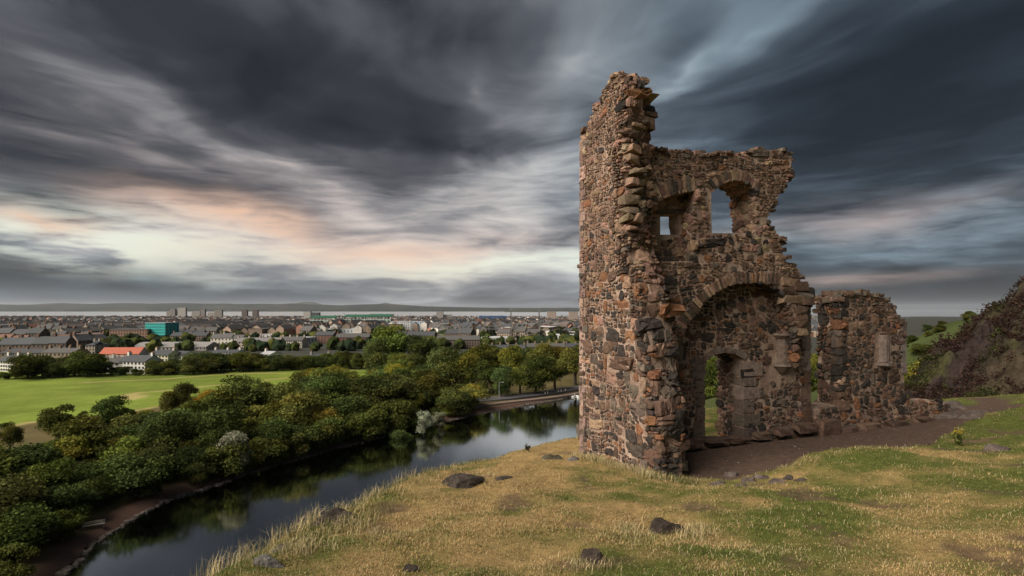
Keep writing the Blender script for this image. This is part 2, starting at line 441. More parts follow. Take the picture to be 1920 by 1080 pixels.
def hill_z(x, y, detail=True):
    x = np.asarray(x, float); y = np.asarray(y, float)
    z = np.clip(hill_base(np.clip(x, -6, 32), np.clip(y, -9, 32)), -6.5, 0.5)
    g = gravel_mask(x, y)
    if detail:
        rough = 1 - g
        z = z + rough * ((fbm(x * 0.55, y * 0.55, 3, 3) - 0.5) * 0.22 + (fbm(x * 2.2, y * 2.2, 3, 21) - 0.5) * 0.11)
    z = z - 0.05 * g
    d = poly_sdist(x, y, EDGE) + (fbm(x * 0.35, y * 0.35, 3, 5) - 0.5) * 0.9
    d = np.maximum(d + 0.2, 0)
    z = z - 0.95 * (np.sqrt(d * d + 1.1) - math.sqrt(1.1))
    return z


LOCH = np.array([(-46, 50), (-54, 66), (-57.5, 84), (-58, 93), (-50, 110), (-41, 127), (-28, 146), (-15.6, 164), (4, 187), (25, 207), (48, 226), (80, 240), (95, 225), (62, 190), (35, 160), (8, 130), (-9, 100), (-16, 70), (-20, 45), (-34, 40)], float)


def valley_z(x, y):
    x = np.asarray(x, float); y = np.asarray(y, float)
    z = np.interp(y, [-200, 320, 600, 1500, 4500, 5600, 6500], [-31.2, -31.2, -34, -42, -66.5, -71, -90])
    z = z + (fbm(x * 0.02, y * 0.02, 3, 31) - 0.5) * np.interp(y, [0, 150, 600, 3000], [0.6, 1.6, 5.0, 8.0])
    d = seg_dist(x, y, LOCH); d = np.where(in_poly(x, y, LOCH), -d, d)
    d = d + (fbm(x * 0.12, y * 0.12, 3, 77) - 0.5) * 3.0
    z = np.where(y < 330, np.interp(d, [-6, -1, 0, 1.2, 6, 14], [-4, -1.5, 0.0, 0.55, 0.8, 0]) * np.where(d > 0, 1, 1) + np.where(d < 14, LOCH_Z * sstep(14, 4, d) + z * (1 - sstep(14, 4, d)), z), z)
    # the green flank to the right, behind the chapel
    up = sstep(40, 112, x) * sstep(30, 120, y) * (1 - sstep(140, 190, y))
    crest = np.interp(x, [40, 75, 98, 106, 116, 125, 140, 200, 400], [-31, -20, -8.8, -6.0, -2.2, -0.4, 3, 18, 40])
    z = np.where(x > 40, z * (1 - up) + crest * up + (fbm(x * 0.08, y * 0.08, 3, 91) - 0.5) * 2.4 * up, z)
    return z


def valley_many(px, py):
    """where sight lines through pixels meet the valley floor"""
    a = (np.asarray(px, float) - CX) / F; b = np.minimum((HY - np.asarray(py, float)) / F, -1e-4)
    y = -40.0 / b
    for _ in range(9):
        z = valley_z(a * y, y); y = 0.25 * y + 0.75 * z / b
    return a * y, y, z


def valley_at(px, py):
    x, y, z = valley_many(np.array([px]), np.array([py])); return float(x[0]), float(y[0]), float(z[0])


def hill_at(px, py):
    """where a sight line meets the near hill"""
    a = (px - CX) / F; b = (HY - py) / F; ys = np.arange(3.0, 45, 0.03)
    d = b * ys - hill_z(a * ys, ys); k = int(np.argmax(d < 0)); y = ys[k]
    return a * y, y, float(hill_z(np.array([a * y]), np.array([y]))[0])


# ------------------------------------------------------------------ the setting: hill, valley, water, far shore
def axis(lo, hi, a, b, step, grow):
    """coordinates spaced `step` on [a, b] and ever wider beyond"""
    mid = list(np.arange(a, b + step * 0.5, step)); left = []; right = []
    s = step; p = a
    while p > lo: s *= grow; p -= s; left.append(p)
    s = step; p = mid[-1]
    while p < hi: s *= grow; p += s; right.append(p)
    return np.array(left[::-1] + mid + right)


def grid_faces(nx, ny):
    i = np.arange(nx - 1)[None, :] + np.arange(ny - 1)[:, None] * nx
    return np.stack([i, i + 1, i + nx + 1, i + nx], -1).reshape(-1, 4)


def straw(x, y):
    """0 green turf .. 1 dry straw"""
    s = fbm(x * 0.55, y * 0.55, 4, 51) * 1.3 + fbm(x * 2.1, y * 2.1, 3, 57) * 0.8 - 0.62
    s = s + 0.20 * sstep(3.5, -1.5, x - 0.25 * (y - 6)) - 0.30 * sstep(3.0, 9, x) + 0.16 * sstep(6, 10, y) * sstep(7, 3, x)
    s = s - 0.30 * sstep(-1.5, -0.2, poly_sdist(np.asarray(x, float), np.asarray(y, float), EDGE)) * sstep(20, 12, y)
    return np.clip((s - 0.30) * 1.9 + 0.20, 0, 1)


def turf_col(s, g):
    green = np.array([0.076, 0.086, 0.020]); dry = np.array([0.265, 0.180, 0.076])
    c = green + (dry - green) * s[..., None]
    soil = np.array([0.082, 0.054, 0.040])
    return c * (1 - g[..., None]) + soil * g[..., None]


def build_hill():
    xs = axis(-75, 95, -4.0, 15.0, 0.11, 1.045); ys = axis(-30, 95, 2.5, 20.0, 0.11, 1.045)
    X, Y = np.meshgrid(xs, ys); Z = hill_z(X, Y); Z = np.maximum(Z, -36)
    V = np.stack([X, Y, Z], -1).reshape(-1, 3)
    g = gravel_mask(X, Y); s = straw(X, Y)
    col = turf_col(s, g)
    bare = sstep(0.66, 0.74, fbm(X * 1.1, Y * 1.1, 4, 63)) * (1 - g)
    col = col * (1 - 0.7 * bare[..., None]) + np.array([0.10, 0.065, 0.045]) * 0.7 * bare[..., None]
    rock = sstep(1.5, 5, poly_sdist(X, Y, EDGE))
    col = col * (1 - 0.5 * rock[..., None]) + np.array([0.05, 0.05, 0.03]) * 0.5 * rock[..., None]
    col = col.reshape(-1, 3)
    Fc = grid_faces(len(xs), len(ys)); gm = g.ravel()[Fc].mean(1) > 0.5
    for nm, sel in (('grass_hill', ~gm), ('gravel_floor', gm)):
        f = Fc[sel]; used, inv = np.unique(f, return_inverse=True)
        o = link(nm, mesh(nm, V[used], inv.reshape(-1, 4), M_TURF, col[used], True)); tag(o, kind='structure')
build_hill()


def build_valley():
    xs = axis(-26000, 26000, -150, 150, 2.4, 1.07); ys = axis(-400, 6400, 40, 330, 2.4, 1.06)
    X, Y = np.meshgrid(xs, ys); Z = valley_z(X, Y)
    # keep the valley floor under the near hill
    V = np.stack([X, Y, Z], -1).reshape(-1, 3)
    n = fbm(X * 0.03, Y * 0.03, 4, 41); n2 = fbm(X * 0.2, Y * 0.2, 3, 43)
    field = np.array([0.122, 0.168, 0.022]) * (0.62 + 0.72 * n[..., None]) * (0.8 + 0.4 * n2[..., None]); dry = np.array([0.30, 0.24, 0.10])
    col = field + (dry - field) * (0.10 * n2[..., None])
    rough = np.array([0.05, 0.05, 0.018]); earth = np.array([0.085, 0.05, 0.038]); town = np.array([0.045, 0.046, 0.038])
    d = seg_dist(X, Y, LOCH); w = sstep(46, 38, d + 14 * (n - 0.5)) * (Y < 330)
    col = col * (1 - w[..., None]) + rough * w[..., None]
    sd = -poly_sdist(X, Y, FIELD_EDGE); w = sstep(-3, 3, sd + 8 * (n2 - 0.5)) * (Y < 420) * (X < 60); rg = np.array([0.085, 0.068, 0.028]) * (0.6 + 0.9 * n2[..., None]); col = col * (1 - w[..., None]) + rg * w[..., None]
    w = sstep(5.5, 3.0, d + 3 * (n2 - 0.5)); col = col * (1 - w[..., None]) + earth * w[..., None]
    for L, wd in FOOTPATHS:
        w = sstep(wd, wd * 0.4, seg_dist(X, Y, L, False) + 1.6 * (n2 - 0.5)); col = col * (1 - 0.8 * w[..., None]) + dry * 0.8 * w[..., None]
    w = sstep(310, 360, Y + 0.05 * X); col = col * (1 - w[..., None]) + town * w[..., None]
    # scrub on the green flank
    w = sstep(40, 80, X) * (Y < 340); gr = np.array([0.045, 0.058, 0.018]) * (0.6 + 0.9 * fbm(X * 0.11, Y * 0.11, 3, 47)[..., None])
    col = col * (1 - w[..., None]) + gr * w[..., None]
    o = link('valley_ground', mesh('valley_ground', V, grid_faces(len(xs), len(ys)), M_VALLEY, col.reshape(-1, 3), True)); tag(o, kind='structure')


def vpath(pts):
    x, y, _ = valley_many([p[0] for p in pts], [p[1] for p in pts]); return np.stack([x, y], -1)
FOOTPATHS = [(vpath([(150, 718), (330, 709), (420, 702), (560, 700), (700, 691)]), 1.8), (vpath([(235, 742), (262, 736), (350, 729), (460, 718), (560, 706), (640, 697)]), 2.2),
             (vpath([(235, 742), (250, 748), (262, 742)]), 3.5), (vpath([(0, 801), (60, 792), (200, 778), (300, 762), (420, 745)]), 1.8), (vpath([(155, 835), (170, 815), (215, 805)]), 1.5)]
FIELD_EDGE = vpath([(-900, 860), (-200, 822), (0, 801), (60, 792), (200, 778), (300, 762), (420, 745), (520, 725), (620, 712), (740, 706), (800, 716), (850, 712), (900, 706), (1000, 700)])
build_valley()


def plane_xy(name, P, z, mat):
    me = bpy.data.meshes.new(name); me.from_pydata([(x, y, z) for x, y in P], [], [tuple(range(len(P)))]); me.materials.append(mat)
    o = link(name, me); return tag(o, kind='structure')
lp = [(-80, 25), (-90, 130), (-20, 200), (60, 262), (130, 262), (110, 150), (20, 30)]
plane_xy('loch_water', lp, LOCH_Z, M_LOCH)
plane_xy('sea', [(-60000, 4600), (60000, 4600), (60000, 90000), (-60000, 90000)], -70.0, M_SEA)


def build_far_shore():
    tp = np.array([(-1400, 572), (-500, 571), (0, 570), (60, 571), (110, 569), (170, 571), (230, 569.5), (260, 568.5), (330, 567), (390, 568.5), (430, 570), (520, 570.5), (560, 569), (600, 570.5), (640, 572), (680, 571), (722, 570), (760, 572), (800, 574.5), (860, 576), (930, 577), (1000, 578), (1060, 577), (1120, 578.2), (1300, 579.5), (1400, 580.5)], float)
    xs = np.linspace(-34000, 9500, 420); ys = np.linspace(17000, 25000, 26)
    X, Y = np.meshgrid(xs, ys)
    px = CX + F * X / 21000.0
    crest = (HY - np.interp(px, tp[:, 0], tp[:, 1])) / F * 21000.0
    v = (Y - 17000) / 8000.0
    prof = np.interp(v, [0, 0.04, 0.2, 0.5, 0.75, 1.0], [0, 0.22, 0.45, 1.0, 0.8, 0.3])
    Z = -74 + (crest + 74) * prof * (0.8 + 0.4 * fbm(X * 0.0006, Y * 0.0009, 4, 15)) - 8 * (v <= 0)
    n = fbm(X * 0.0012, Y * 0.0024, 3, 17)[..., None]; n2 = fbm(X * 0.004, Y * 0.006, 2, 19)[..., None]
    col = np.where(n > 0.60, np.array([0.050, 0.044, 0.030]), np.where(n2 > 0.50, np.array([0.014, 0.018, 0.016]), np.array([0.024, 0.030, 0.020])))
    o = link('far_hills', mesh('far_hills', np.stack([X, Y, Z], -1).reshape(-1, 3), grid_faces(len(xs), len(ys)), simple('far_fields', 0.95, 0.002, 0.3, 0.1), col.reshape(-1, 3), True)); tag(o, kind='structure')
    # blue cones far behind and the island in the firth
    def cone(name, px, top, half, y, base=-75.0, seed=0):
        xs = np.linspace(-1, 1, 33); X, Yy = np.meshgrid(xs, xs); w = half / F * y
        r = np.hypot(X, Yy); hgt = (HY - top) / F * y - base
        Z = base + hgt * np.clip(1 - r, 0, 1) ** 0.8 * (0.7 + 0.5 * fbm(X * 4 + seed, Yy * 4, 4, 5)) - 10 * (r > 1)
        V = np.stack([X * w + (px - CX) / F * y, Yy * w + y, Z], -1).reshape(-1, 3)
        o = link(name, mesh(name, V, grid_faces(33, 33), M_HEATH, np.tile((0.04, 0.045, 0.03), (len(V), 1)), True)); tag(o, kind='structure')
    cone('far_peak', 578, 565, 60, 34000, seed=1); cone('far_peak', 722, 566.5, 80, 34000, seed=5)
    cone('island', 985, 577.2, 42, 14600, seed=9)
build_far_shore()


def build_crag():
    xs = axis(15, 120, 18, 50, 0.33, 1.05); ys = axis(23, 95, 24, 46, 0.33, 1.06)
    X, Y = np.meshgrid(xs, ys)
    ridge = np.interp(X, [20, 24, 26.6, 28.2, 29.3, 30.4, 31.5, 33, 34.7, 38, 45, 60, 110], [-9, -7.6, -6.8, -4.9, -3.4, -2.3, -1.5, -0.2, 1.0, 3.0, 6.8, 12, 21])
    n = fbm(X * 0.45, Y * 0.45, 4, 71) - 0.5; n2 = fbm(X * 1.5, Y * 1.5, 3, 73) - 0.5
    foot = np.minimum(hill_base(np.clip(X, -6, 32), np.clip(Y, -9, 32)), -4.2) - 0.6
    t = sstep(27.0, 37.5, Y + 4.0 * n)
    Z = foot + np.maximum(ridge - foot, 0) * t ** 0.8 + (n * 1.7 + n2 * 1.5 + (np.round(fbm(X * .8, Y * .8, 3, 77) * 5) / 5 - .5) * 1.8) * sstep(26.5, 30, Y) * sstep(24, 30, X)
    Z = Z - 1.7 * np.maximum(Y - 39.5, 0) - 3.0 * sstep(25.2, 23.5, Y) - 3 * sstep(22, 19, X)
    g = fbm(X * 0.3, Y * 0.3, 4, 75); hgt = sstep(-1.5, 1.5, Z - np.minimum(ridge - 1.2, 99))
    heath = np.array([0.032, 0.022, 0.020]); rock = np.array([0.054, 0.037, 0.029]); grass = np.array([0.045, 0.043, 0.018])
    col = heath + (rock - heath) * sstep(0.5, 0.62, g)[..., None]
    w = np.clip(sstep(0.58, 0.68, fbm(X * 0.5, Y * 0.5, 4, 79)) + 0.5 * hgt * sstep(0.45, 0.55, g), 0, 1)[..., None]
    col = col * (1 - w) + grass * w
    o = link('crag', mesh('crag', np.stack([X, Y, Z], -1).reshape(-1, 3), grid_faces(len(xs), len(ys)), M_HEATH, col.reshape(-1, 3), False)); tag(o, kind='structure')
    # heather and bracken tufts all over it: one mass
    m = (X > 24) & (X < 48) & (Y > 26.5) & (Y < 40); idx = np.argwhere(m)
    N = 120000; pick = idx[rng.integers(0, len(idx), N)]
    bx = X[pick[:, 0], pick[:, 1]] + rng.uniform(-.25, .25, N); by = Y[pick[:, 0], pick[:, 1]] + rng.uniform(-.25, .25, N)
    bz = Z[pick[:, 0], pick[:, 1]]
    keep = fbm(bx * 0.7, by * 0.7, 3, 83) > 0.38; bx, by, bz = bx[keep], by[keep], bz[keep]; N = len(bx)
    P = np.stack([bx, by, bz], -1) + np.stack([np.zeros(N), np.zeros(N), rng.uniform(-.05, .35, N)], -1)
    tint = fbm(bx * 0.8, by * 0.8, 2, 85)
    cc = np.where((tint > 0.64)[:, None], np.array([0.040, 0.044, 0.016]), np.where((tint < 0.47)[:, None], np.array([0.040, 0.023, 0.020]), np.array([0.038, 0.024, 0.016])))
    cc = cc * rng.uniform(0.5, 1.5, (N, 1))
    V, Fq, cl = cards(P, rng.uniform(0.035, 0.10, N), cc)
    o = link('heather', mesh('heather', V, Fq, M_LEAF, cl)); tag(o, 'dark purple-brown heather and bracken covering the crag', 'heather', kind='stuff')


def cards(P, size, col, out=None):
    """leaf quads at points P"""
    N = len(P); nrm = rng.normal(size=(N, 3))
    if out is not None: nrm = nrm * 0.8 + out * 0.7
    nrm /= np.linalg.norm(nrm, axis=1, keepdims=True) + 1e-9
    a = np.cross(nrm, rng.normal(size=(N, 3))); a /= np.linalg.norm(a, axis=1, keepdims=True) + 1e-9
    b = np.cross(nrm, a); s = np.asarray(size)[:, None]
    asp = rng.uniform(0.45, 0.9, (N, 1))
    V = np.stack([P - a * s, P + b * s * asp, P + a * s, P - b * s * asp], 1).reshape(-1, 3)
    Fq = np.arange(N * 4).reshape(-1, 4)
    return V, Fq, np.repeat(np.asarray(col), 4, 0)
build_crag()


def strip(name, pts, width, z_off, mat, col, wfun=None, sub=6):
    """a road or path draped over the valley floor"""
    P = np.array(pts, float); s = np.r_[0, np.cumsum(np.linalg.norm(np.diff(P, axis=0), axis=1))]
    n = max(int(s[-1] / 3), 4); q = np.linspace(0, s[-1], n)
    c = np.stack([np.interp(q, s, P[:, 0]), np.interp(q, s, P[:, 1])], -1)
    for _ in range(3): c[1:-1] = (c[:-2] + 2 * c[1:-1] + c[2:]) / 4
    tn = np.gradient(c, axis=0); tn /= np.linalg.norm(tn, axis=1, keepdims=True); nr = np.stack([-tn[:, 1], tn[:, 0]], -1)
    zc = valley_z(c[:, 0], c[:, 1]) 
    for _ in range(4): zc[1:-1] = (zc[:-2] + 2 * zc[1:-1] + zc[2:]) / 4
    V = []
    for k in range(n):
        for a, dz in ((-0.5, -0.6), (-0.5, 0), (0.5, 0), (0.5, -0.6)):
            p = c[k] + nr[k] * a * width; V.append((p[0], p[1], zc[k] + z_off + dz))
    Fs = [(k * 4 + i, k * 4 + i + 1, k * 4 + i + 5, k * 4 + i + 4) for k in range(n - 1) for i in range(3)]
    o = link(name, mesh(name, V, Fs, mat, np.tile(col, (len(V), 1)))); return tag(o, kind='structure')
ROAD_R = vpath([(880, 753), (930, 749), (985, 743), (1040, 735), (1088, 728), (1150, 720), (1260, 708)])
ROAD_L = vpath([(-120, 886), (-40, 873), (40, 862), (75, 850), (140, 838)])
strip('road', ROAD_R, 7.0, 0.45, M_ROAD, (0.075, 0.072, 0.075)); strip('road', ROAD_L, 6.0, 0.45, M_ROAD, (0.075, 0.072, 0.075))
strip('pavement', vpath([(865, 768), (905, 761), (960, 754), (1010, 749), (1050, 744), (1088, 737.5), (1200, 722)]), 2.6, 0.38, M_ROAD, (0.17, 0.125, 0.10))

# ------------------------------------------------------------------ rubble masonry
class Plane:
    def __init__(s, O, e, n):
        s.O = np.array(O, float); s.e = np.array(e, float); s.e /= np.linalg.norm(s.e); s.n = np.array(n, float); s.n /= np.linalg.norm(s.n)
    def un(s, px, py):
        a = (px - CX) / F; t = (a * s.O[1] - s.O[0]) / (s.e[0] - a * s.e[1]); y = s.O[1] + t * s.e[1]
        return (t, (HY - py) / F * y)
    def uns(s, L): return [s.un(*p) for p in L]
    def pt(s, t, z, h=0.0):
        q = s.O + s.e * t + s.n * h; return (q[0], q[1], z)
    def shift(s, d): return Plane(s.O + s.n * d, s.e, s.n)
    def mapper(s, wob=0.03, seed=0):
        def f(u, v, h):
            k = (fbm(u * 0.9, v * 0.9, 3, seed) - 0.35) * 0.5 * wob + h
            return np.stack([s.O[0] + s.e[0] * u + s.n[0] * k, s.O[1] + s.e[1] * u + s.n[1] * k, v], -1)
        return f


def strip_mapper(path3, across, flip=1.0):
    """surface swept along a path and across a thickness: u runs along the path, v across, h away from the surface"""
    P = np.array(path3, float); s = np.r_[0, np.cumsum(np.linalg.norm(np.diff(P, axis=0), axis=1))]; A = np.array(across, float)
    def f(u, v, h):
        I = lambda q: np.stack([np.interp(q, s, P[:, k]) for k in range(3)], -1)
        n = np.cross(I(np.minimum(u + 0.12, s[-1])) - I(np.maximum(u - 0.12, 0)), A); n /= np.linalg.norm(n, axis=-1, keepdims=True) + 1e-9
        return I(u) + A * v[..., None] + n * h[..., None] * flip
    return f, s[-1]


def warp_table(k_lo, k_hi, v0, v1):
    v = np.linspace(v0 - 9, v1 + 9, 900); k = np.interp(v, [v0, v1], [k_lo, k_hi]); w = np.r_[0, np.cumsum((k[1:] + k[:-1]) / 2 * np.diff(v))]
    return v, w


def pack(poly, holes, tab, radii, r, seeds=(), edge=0.55):
    """fill a polygon with stones: seeds first, then large to small"""
    vt, wt = tab
    P = np.array([(u, np.interp(v, vt, wt)) for u, v in poly]); H = [np.array([(u, np.interp(v, vt, wt)) for u, v in h]) for h in holes]
    lo, hi = P.min(0), P.max(0); area = (hi - lo).prod()
    U, W, Rr = np.zeros(9000), np.zeros(9000), np.zeros(9000); Cc = []; m = 0
    for (u, v, rr, cc) in seeds: U[m], W[m], Rr[m] = u, np.interp(v, vt, wt), rr; Cc.append(cc); m += 1
    for rr, tries in radii:
        n = int(area / (rr * rr) * tries) + 10
        q = lo + (hi - lo) * r.random((n, 2)); rad_ = rr * r.uniform(0.8, 1.25, n)
        ok = in_poly(q[:, 0], q[:, 1], P) & (seg_dist(q[:, 0], q[:, 1], P) > rad_ * edge)
        for h in H: ok &= ~in_poly(q[:, 0], q[:, 1], h) & (seg_dist(q[:, 0], q[:, 1], h) > rad_ * edge)
        for (x, y), a in zip(q[ok], rad_[ok]):
            if m and ((U[:m] - x) ** 2 + (W[:m] - y) ** 2 < ((Rr[:m] + a) * 0.86) ** 2).any(): continue
            U[m], W[m], Rr[m] = x, y, a; Cc.append(None); m += 1
    U, W, Rr = U[:m], W[:m], Rr[:m]
    cells = []
    for i in range(len(U)):
        ci = np.array([U[i], W[i]]); ri = Rr[i]; ph = r.uniform(0, 1)
        pl = [ci + 1.42 * ri * np.array([math.cos(a), math.sin(a)]) for a in (np.arange(8) + ph) * math.pi / 4]
        d = np.hypot(U - U[i], W - W[i]); nb = np.where((d < 1.45 * (Rr + ri)) & (d > 0))[0]
        for j in nb:
            nx, ny = 2 * (U[j] - U[i]), 2 * (W[j] - W[i])
            c = U[j] ** 2 + W[j] ** 2 - U[i] ** 2 - W[i] ** 2 - Rr[j] ** 2 + ri ** 2
            o = []; m = len(pl)
            for k in range(m):
                p, q = pl[k], pl[(k + 1) % m]; dp = nx * p[0] + ny * p[1] - c; dq = nx * q[0] + ny * q[1] - c
                if dp <= 0: o.append(p)
                if (dp < 0) != (dq < 0): o.append(p + (q - p) * (dp / (dp - dq)))
            pl = o
            if len(pl) < 3: break
        if len(pl) >= 3: cells.append((np.array([(p[0], np.interp(p[1], wt, vt)) for p in pl]), ri, Cc[i]))
    return cells


def courses(poly, holes, hgt, asp, big, r, seeds=(), lean=0.0, jit=0.05, cut=0.35):
    """squared rubble brought to rough courses: bands cut into stones, stones split again, everything a little warped.
    hgt(v): band height, asp: width over height, big: chance of leaving a stone whole"""
    P = np.array(poly); lo, hi = P.min(0), P.max(0); rects = []
    H = [np.array(h) for h in holes]
    def split(u0, u1, v0, v1, lev):
        w, h = u1 - u0, v1 - v0
        if lev > 3 or w * h < 0.006 or (r.random() < big * (0.5 + 0.5 * lev)) and w < 2.6 * asp * h:
            rects.append((u0, u1, v0, v1)); return
        if w > h * asp * r.uniform(0.6, 1.5) or h < 0.085:
            if w < 0.10: rects.append((u0, u1, v0, v1)); return
            c = u0 + w * r.uniform(0.32, 0.68); split(u0, c, v0, v1, lev + 1); split(c, u1, v0, v1, lev + 1)
        else:
            c = v0 + h * r.uniform(0.32, 0.68); split(u0, u1, v0, c, lev + 1); split(u0, u1, c, v1, lev + 1)
    v = lo[1] - 0.1
    while v < hi[1] + 0.1:
        h = hgt(v) * r.uniform(0.7, 1.35); u = lo[0] - r.uniform(0, 0.4)
        while u < hi[0] + 0.3:
            w = h * asp * r.uniform(0.8, 2.2); split(u, u + w, v, v + h, 0); u += w
        v += h
    cells = []
    sd = [(np.array([a, b]), c, d) for a, b, c, d in seeds]
    for (u0, u1, v0, v1) in rects:
        c = np.array([(u0 + u1) / 2, (v0 + v1) / 2])
        def wp(p):
            return p + np.array([0.0, lean * (p[0] - lo[0])]) + np.array([(vnoise(p[0] * 1.7, p[1] * 1.7, 7) - .5) * .16 + (vnoise(p[0] * 6, p[1] * 6, 8) - .5) * .06, (vnoise(p[0] * 1.3, p[1] * 1.3, 9) - .5) * .18 + (vnoise(p[0] * 6, p[1] * 6, 10) - .5) * .06])
        cw = wp(c)
        if not in_poly(cw[0:1], cw[1:2], P)[0]: continue
        if any(in_poly(cw[0:1], cw[1:2], h)[0] for h in H): continue
        if any(abs(cw[0] - q[0]) < 0.86 * k and abs(cw[1] - q[1]) < 0.68 * k for q, k, _ in sd): continue
        w, h = u1 - u0, v1 - v0; pts = []
        for a, b in ((u0, v0), (u1, v0), (u1, v1), (u0, v1)):
            q = np.array([a, b]); q2 = wp(q) + r.normal(0, jit, 2) * np.array([w, h])
            if r.random() < cut:       # a knocked-off corner
                dx = (1 if a == u0 else -1) * w * r.uniform(.15, .35); dy = (1 if b == v0 else -1) * h * r.uniform(.15, .35)
                e1, e2 = q2 + np.array([dx, 0]), q2 + np.array([0, dy])
                pts += [e2, e1] if (a == u0) == (b == v0) else [e1, e2]
            else: pts.append(q2)
        m = wp(np.array([(u0 + u1) / 2, v0])) + r.normal(0, .02 * h + .004, 2)
        cells.append((np.array(pts), math.sqrt(w * h), None))
    for q, k, c in sd:
        a = np.sort(r.uniform(0, 2 * math.pi, 7) * 0.25 + np.arange(7) * 2 * math.pi / 7 * 0.9)
        R = np.stack([np.cos(a) * np.minimum(1.0, 0.75 / np.abs(np.cos(a) + 1e-6)) * 1.12, np.sin(a) * np.minimum(1.0, 0.75 / np.abs(np.sin(a) + 1e-6)) * 0.95], -1) * k
        cells.append((q + R, k, c))
    return cells


STONES = {}          # thing -> list of stone records


def lay(thing, part, cells, mp, colf, r, joint=0.012, proud=(-0.004, 0.026), depth=0.07):
    for P, ri, c0 in cells:
        c = P.mean(0); size = math.sqrt(max(abs(0.5 * np.sum(P[:, 0] * np.roll(P[:, 1], -1) - P[:, 1] * np.roll(P[:, 0], -1))), 1e-5))
        if size < 0.035: continue
        # drop near-coincident corners, cut the corners once on larger stones
        Q = [P[k] for k in range(len(P)) if np.linalg.norm(P[k] - P[k - 1]) > 0.14 * size]
        if len(Q) < 3: continue
        Q = np.array(Q)
        if size > 0.10:
            Q = np.concatenate([[0.87 * Q[k] + 0.13 * Q[(k + 1) % len(Q)], 0.13 * Q[k] + 0.87 * Q[(k + 1) % len(Q)]] for k in range(len(Q))])
        k = max(1 - 2.0 * joint / size, 0.5)
        h = r.uniform(*proud) + 0.006; n = len(Q)
        tl = r.normal(0, 0.05, 2)
        jit = lambda s: 1 + r.normal(0, s, n)[:, None]
        rings = [((Q - c) * k * 1.02 + c, np.full(n, -depth)), ((Q - c) * k * jit(0.04) + c, np.full(n, h * 0.45)), ((Q - c) * k * 0.86 * jit(0.05) + c, h + r.normal(0, 0.006 + 0.03 * size, n))]
        UV = np.concatenate([R2 for R2, _ in rings] + [c[None]]); hh = np.concatenate([q for _, q in rings] + [[h + r.uniform(0.0, 0.05) * size + 0.004]])
        hh = hh + np.where(hh < 0, 0, tl[0] * (UV[:, 0] - c[0]) + tl[1] * (UV[:, 1] - c[1]))
        V = mp(UV[:, 0], UV[:, 1], hh)
        Fs = []
        for a in range(2):
            for i in range(n): Fs.append((a * n + i, a * n + (i + 1) % n, (a + 1) * n + (i + 1) % n, (a + 1) * n + i))
        for i in range(n): Fs.append((2 * n + i, 2 * n + (i + 1) % n, 3 * n))
        p0 = V[-1]; STONES.setdefault(thing, []).append(dict(part=part, V=V, F=Fs, col=c0 or colf(c[0], c[1], size, r), px=size * F / max(p0[1], 1)))


def slab(name, pl, poly, holes, d0, d1, parent, mat=None):
    """a wall core: polygon with holes, from height d0 to d1 off the plane"""
    polys = [[Vector((u, v, 0)) for u, v in poly]] + [[Vector((u, v, 0)) for u, v in h] for h in holes]
    flat = [p for q in polys for p in q]; tri = geometry.tessellate_polygon(polys)
    n = len(flat); V = [pl.pt(p.x, p.y, d1) for p in flat] + [pl.pt(p.x, p.y, d0) for p in flat]
    Fs = [tuple(t) for t in tri] + [(t[2] + n, t[1] + n, t[0] + n) for t in tri]
    b = 0
    for q in polys:
        m = len(q)
        for i in range(m): Fs.append((b + i, b + (i + 1) % m, b + (i + 1) % m + n, b + i + n))
        b += m
    me = mesh(name, V, Fs, mat or M_MORTAR, np.tile((0.3, 0.22, 0.16), (len(V), 1)))
    bm = bmesh.new(); bm.from_mesh(me); bmesh.ops.recalc_face_normals(bm, faces=bm.faces); bm.to_mesh(me); bm.free()
    return link(name, me, parent)


def block(c8, cham=0.018, r=None, jit=0.008):
    """a chamfered block from 8 corners (bottom 4, top 4): convex hull of points pulled back from each corner"""
    c = [Vector(p) for p in c8]
    if r is not None: c = [p + Vector(r.normal(0, jit, 3)) for p in c]
    nb = [(1, 3, 4), (0, 2, 5), (1, 3, 6), (2, 0, 7), (5, 7, 0), (4, 6, 1), (5, 7, 2), (6, 4, 3)]
    bm = bmesh.new()
    for i in range(8):
        for j in nb[i]:
            d = c[j] - c[i]; L = d.length; bm.verts.new(c[i] + d * min(cham / max(L, 1e-6), 0.4))
    bmesh.ops.convex_hull(bm, input=bm.verts); bm.verts.ensure_lookup_table()
    V = [tuple(v.co) for v in bm.verts]; ix = {v: k for k, v in enumerate(bm.verts)}
    Fs = [tuple(ix[v] for v in f.verts) for f in bm.faces]; bm.free()
    return V, Fs


def rock_mesh(sx, sy, sz, r, boxy=0.8, jit=0.10, sub=1):
    bm = bmesh.new(); bmesh.ops.create_cube(bm, size=2.0); bmesh.ops.subdivide_edges(bm, edges=bm.edges[:], cuts=sub, use_grid_fill=True)
    o = r.uniform(0, 50, 3)
    for v in bm.verts:
        p = v.co.copy(); q = p.normalized() * 1.25; p = p * boxy + q * (1 - boxy)
        n = 0.28 * math.sin(p.x * 2.3 + o[0]) * math.sin(p.y * 2.1 + p.z * 2.9 + o[1])
        p = p * (1 + n * jit * 4) + Vector(r.normal(0, jit * 0.5, 3))
        v.co = Vector((p.x * sx, p.y * sy, p.z * sz))
    bm.verts.index_update()
    V = [tuple(v.co) for v in bm.verts]; Fs = [tuple(v.index for v in f.verts) for f in bm.faces]; bm.free()
    return V, Fs


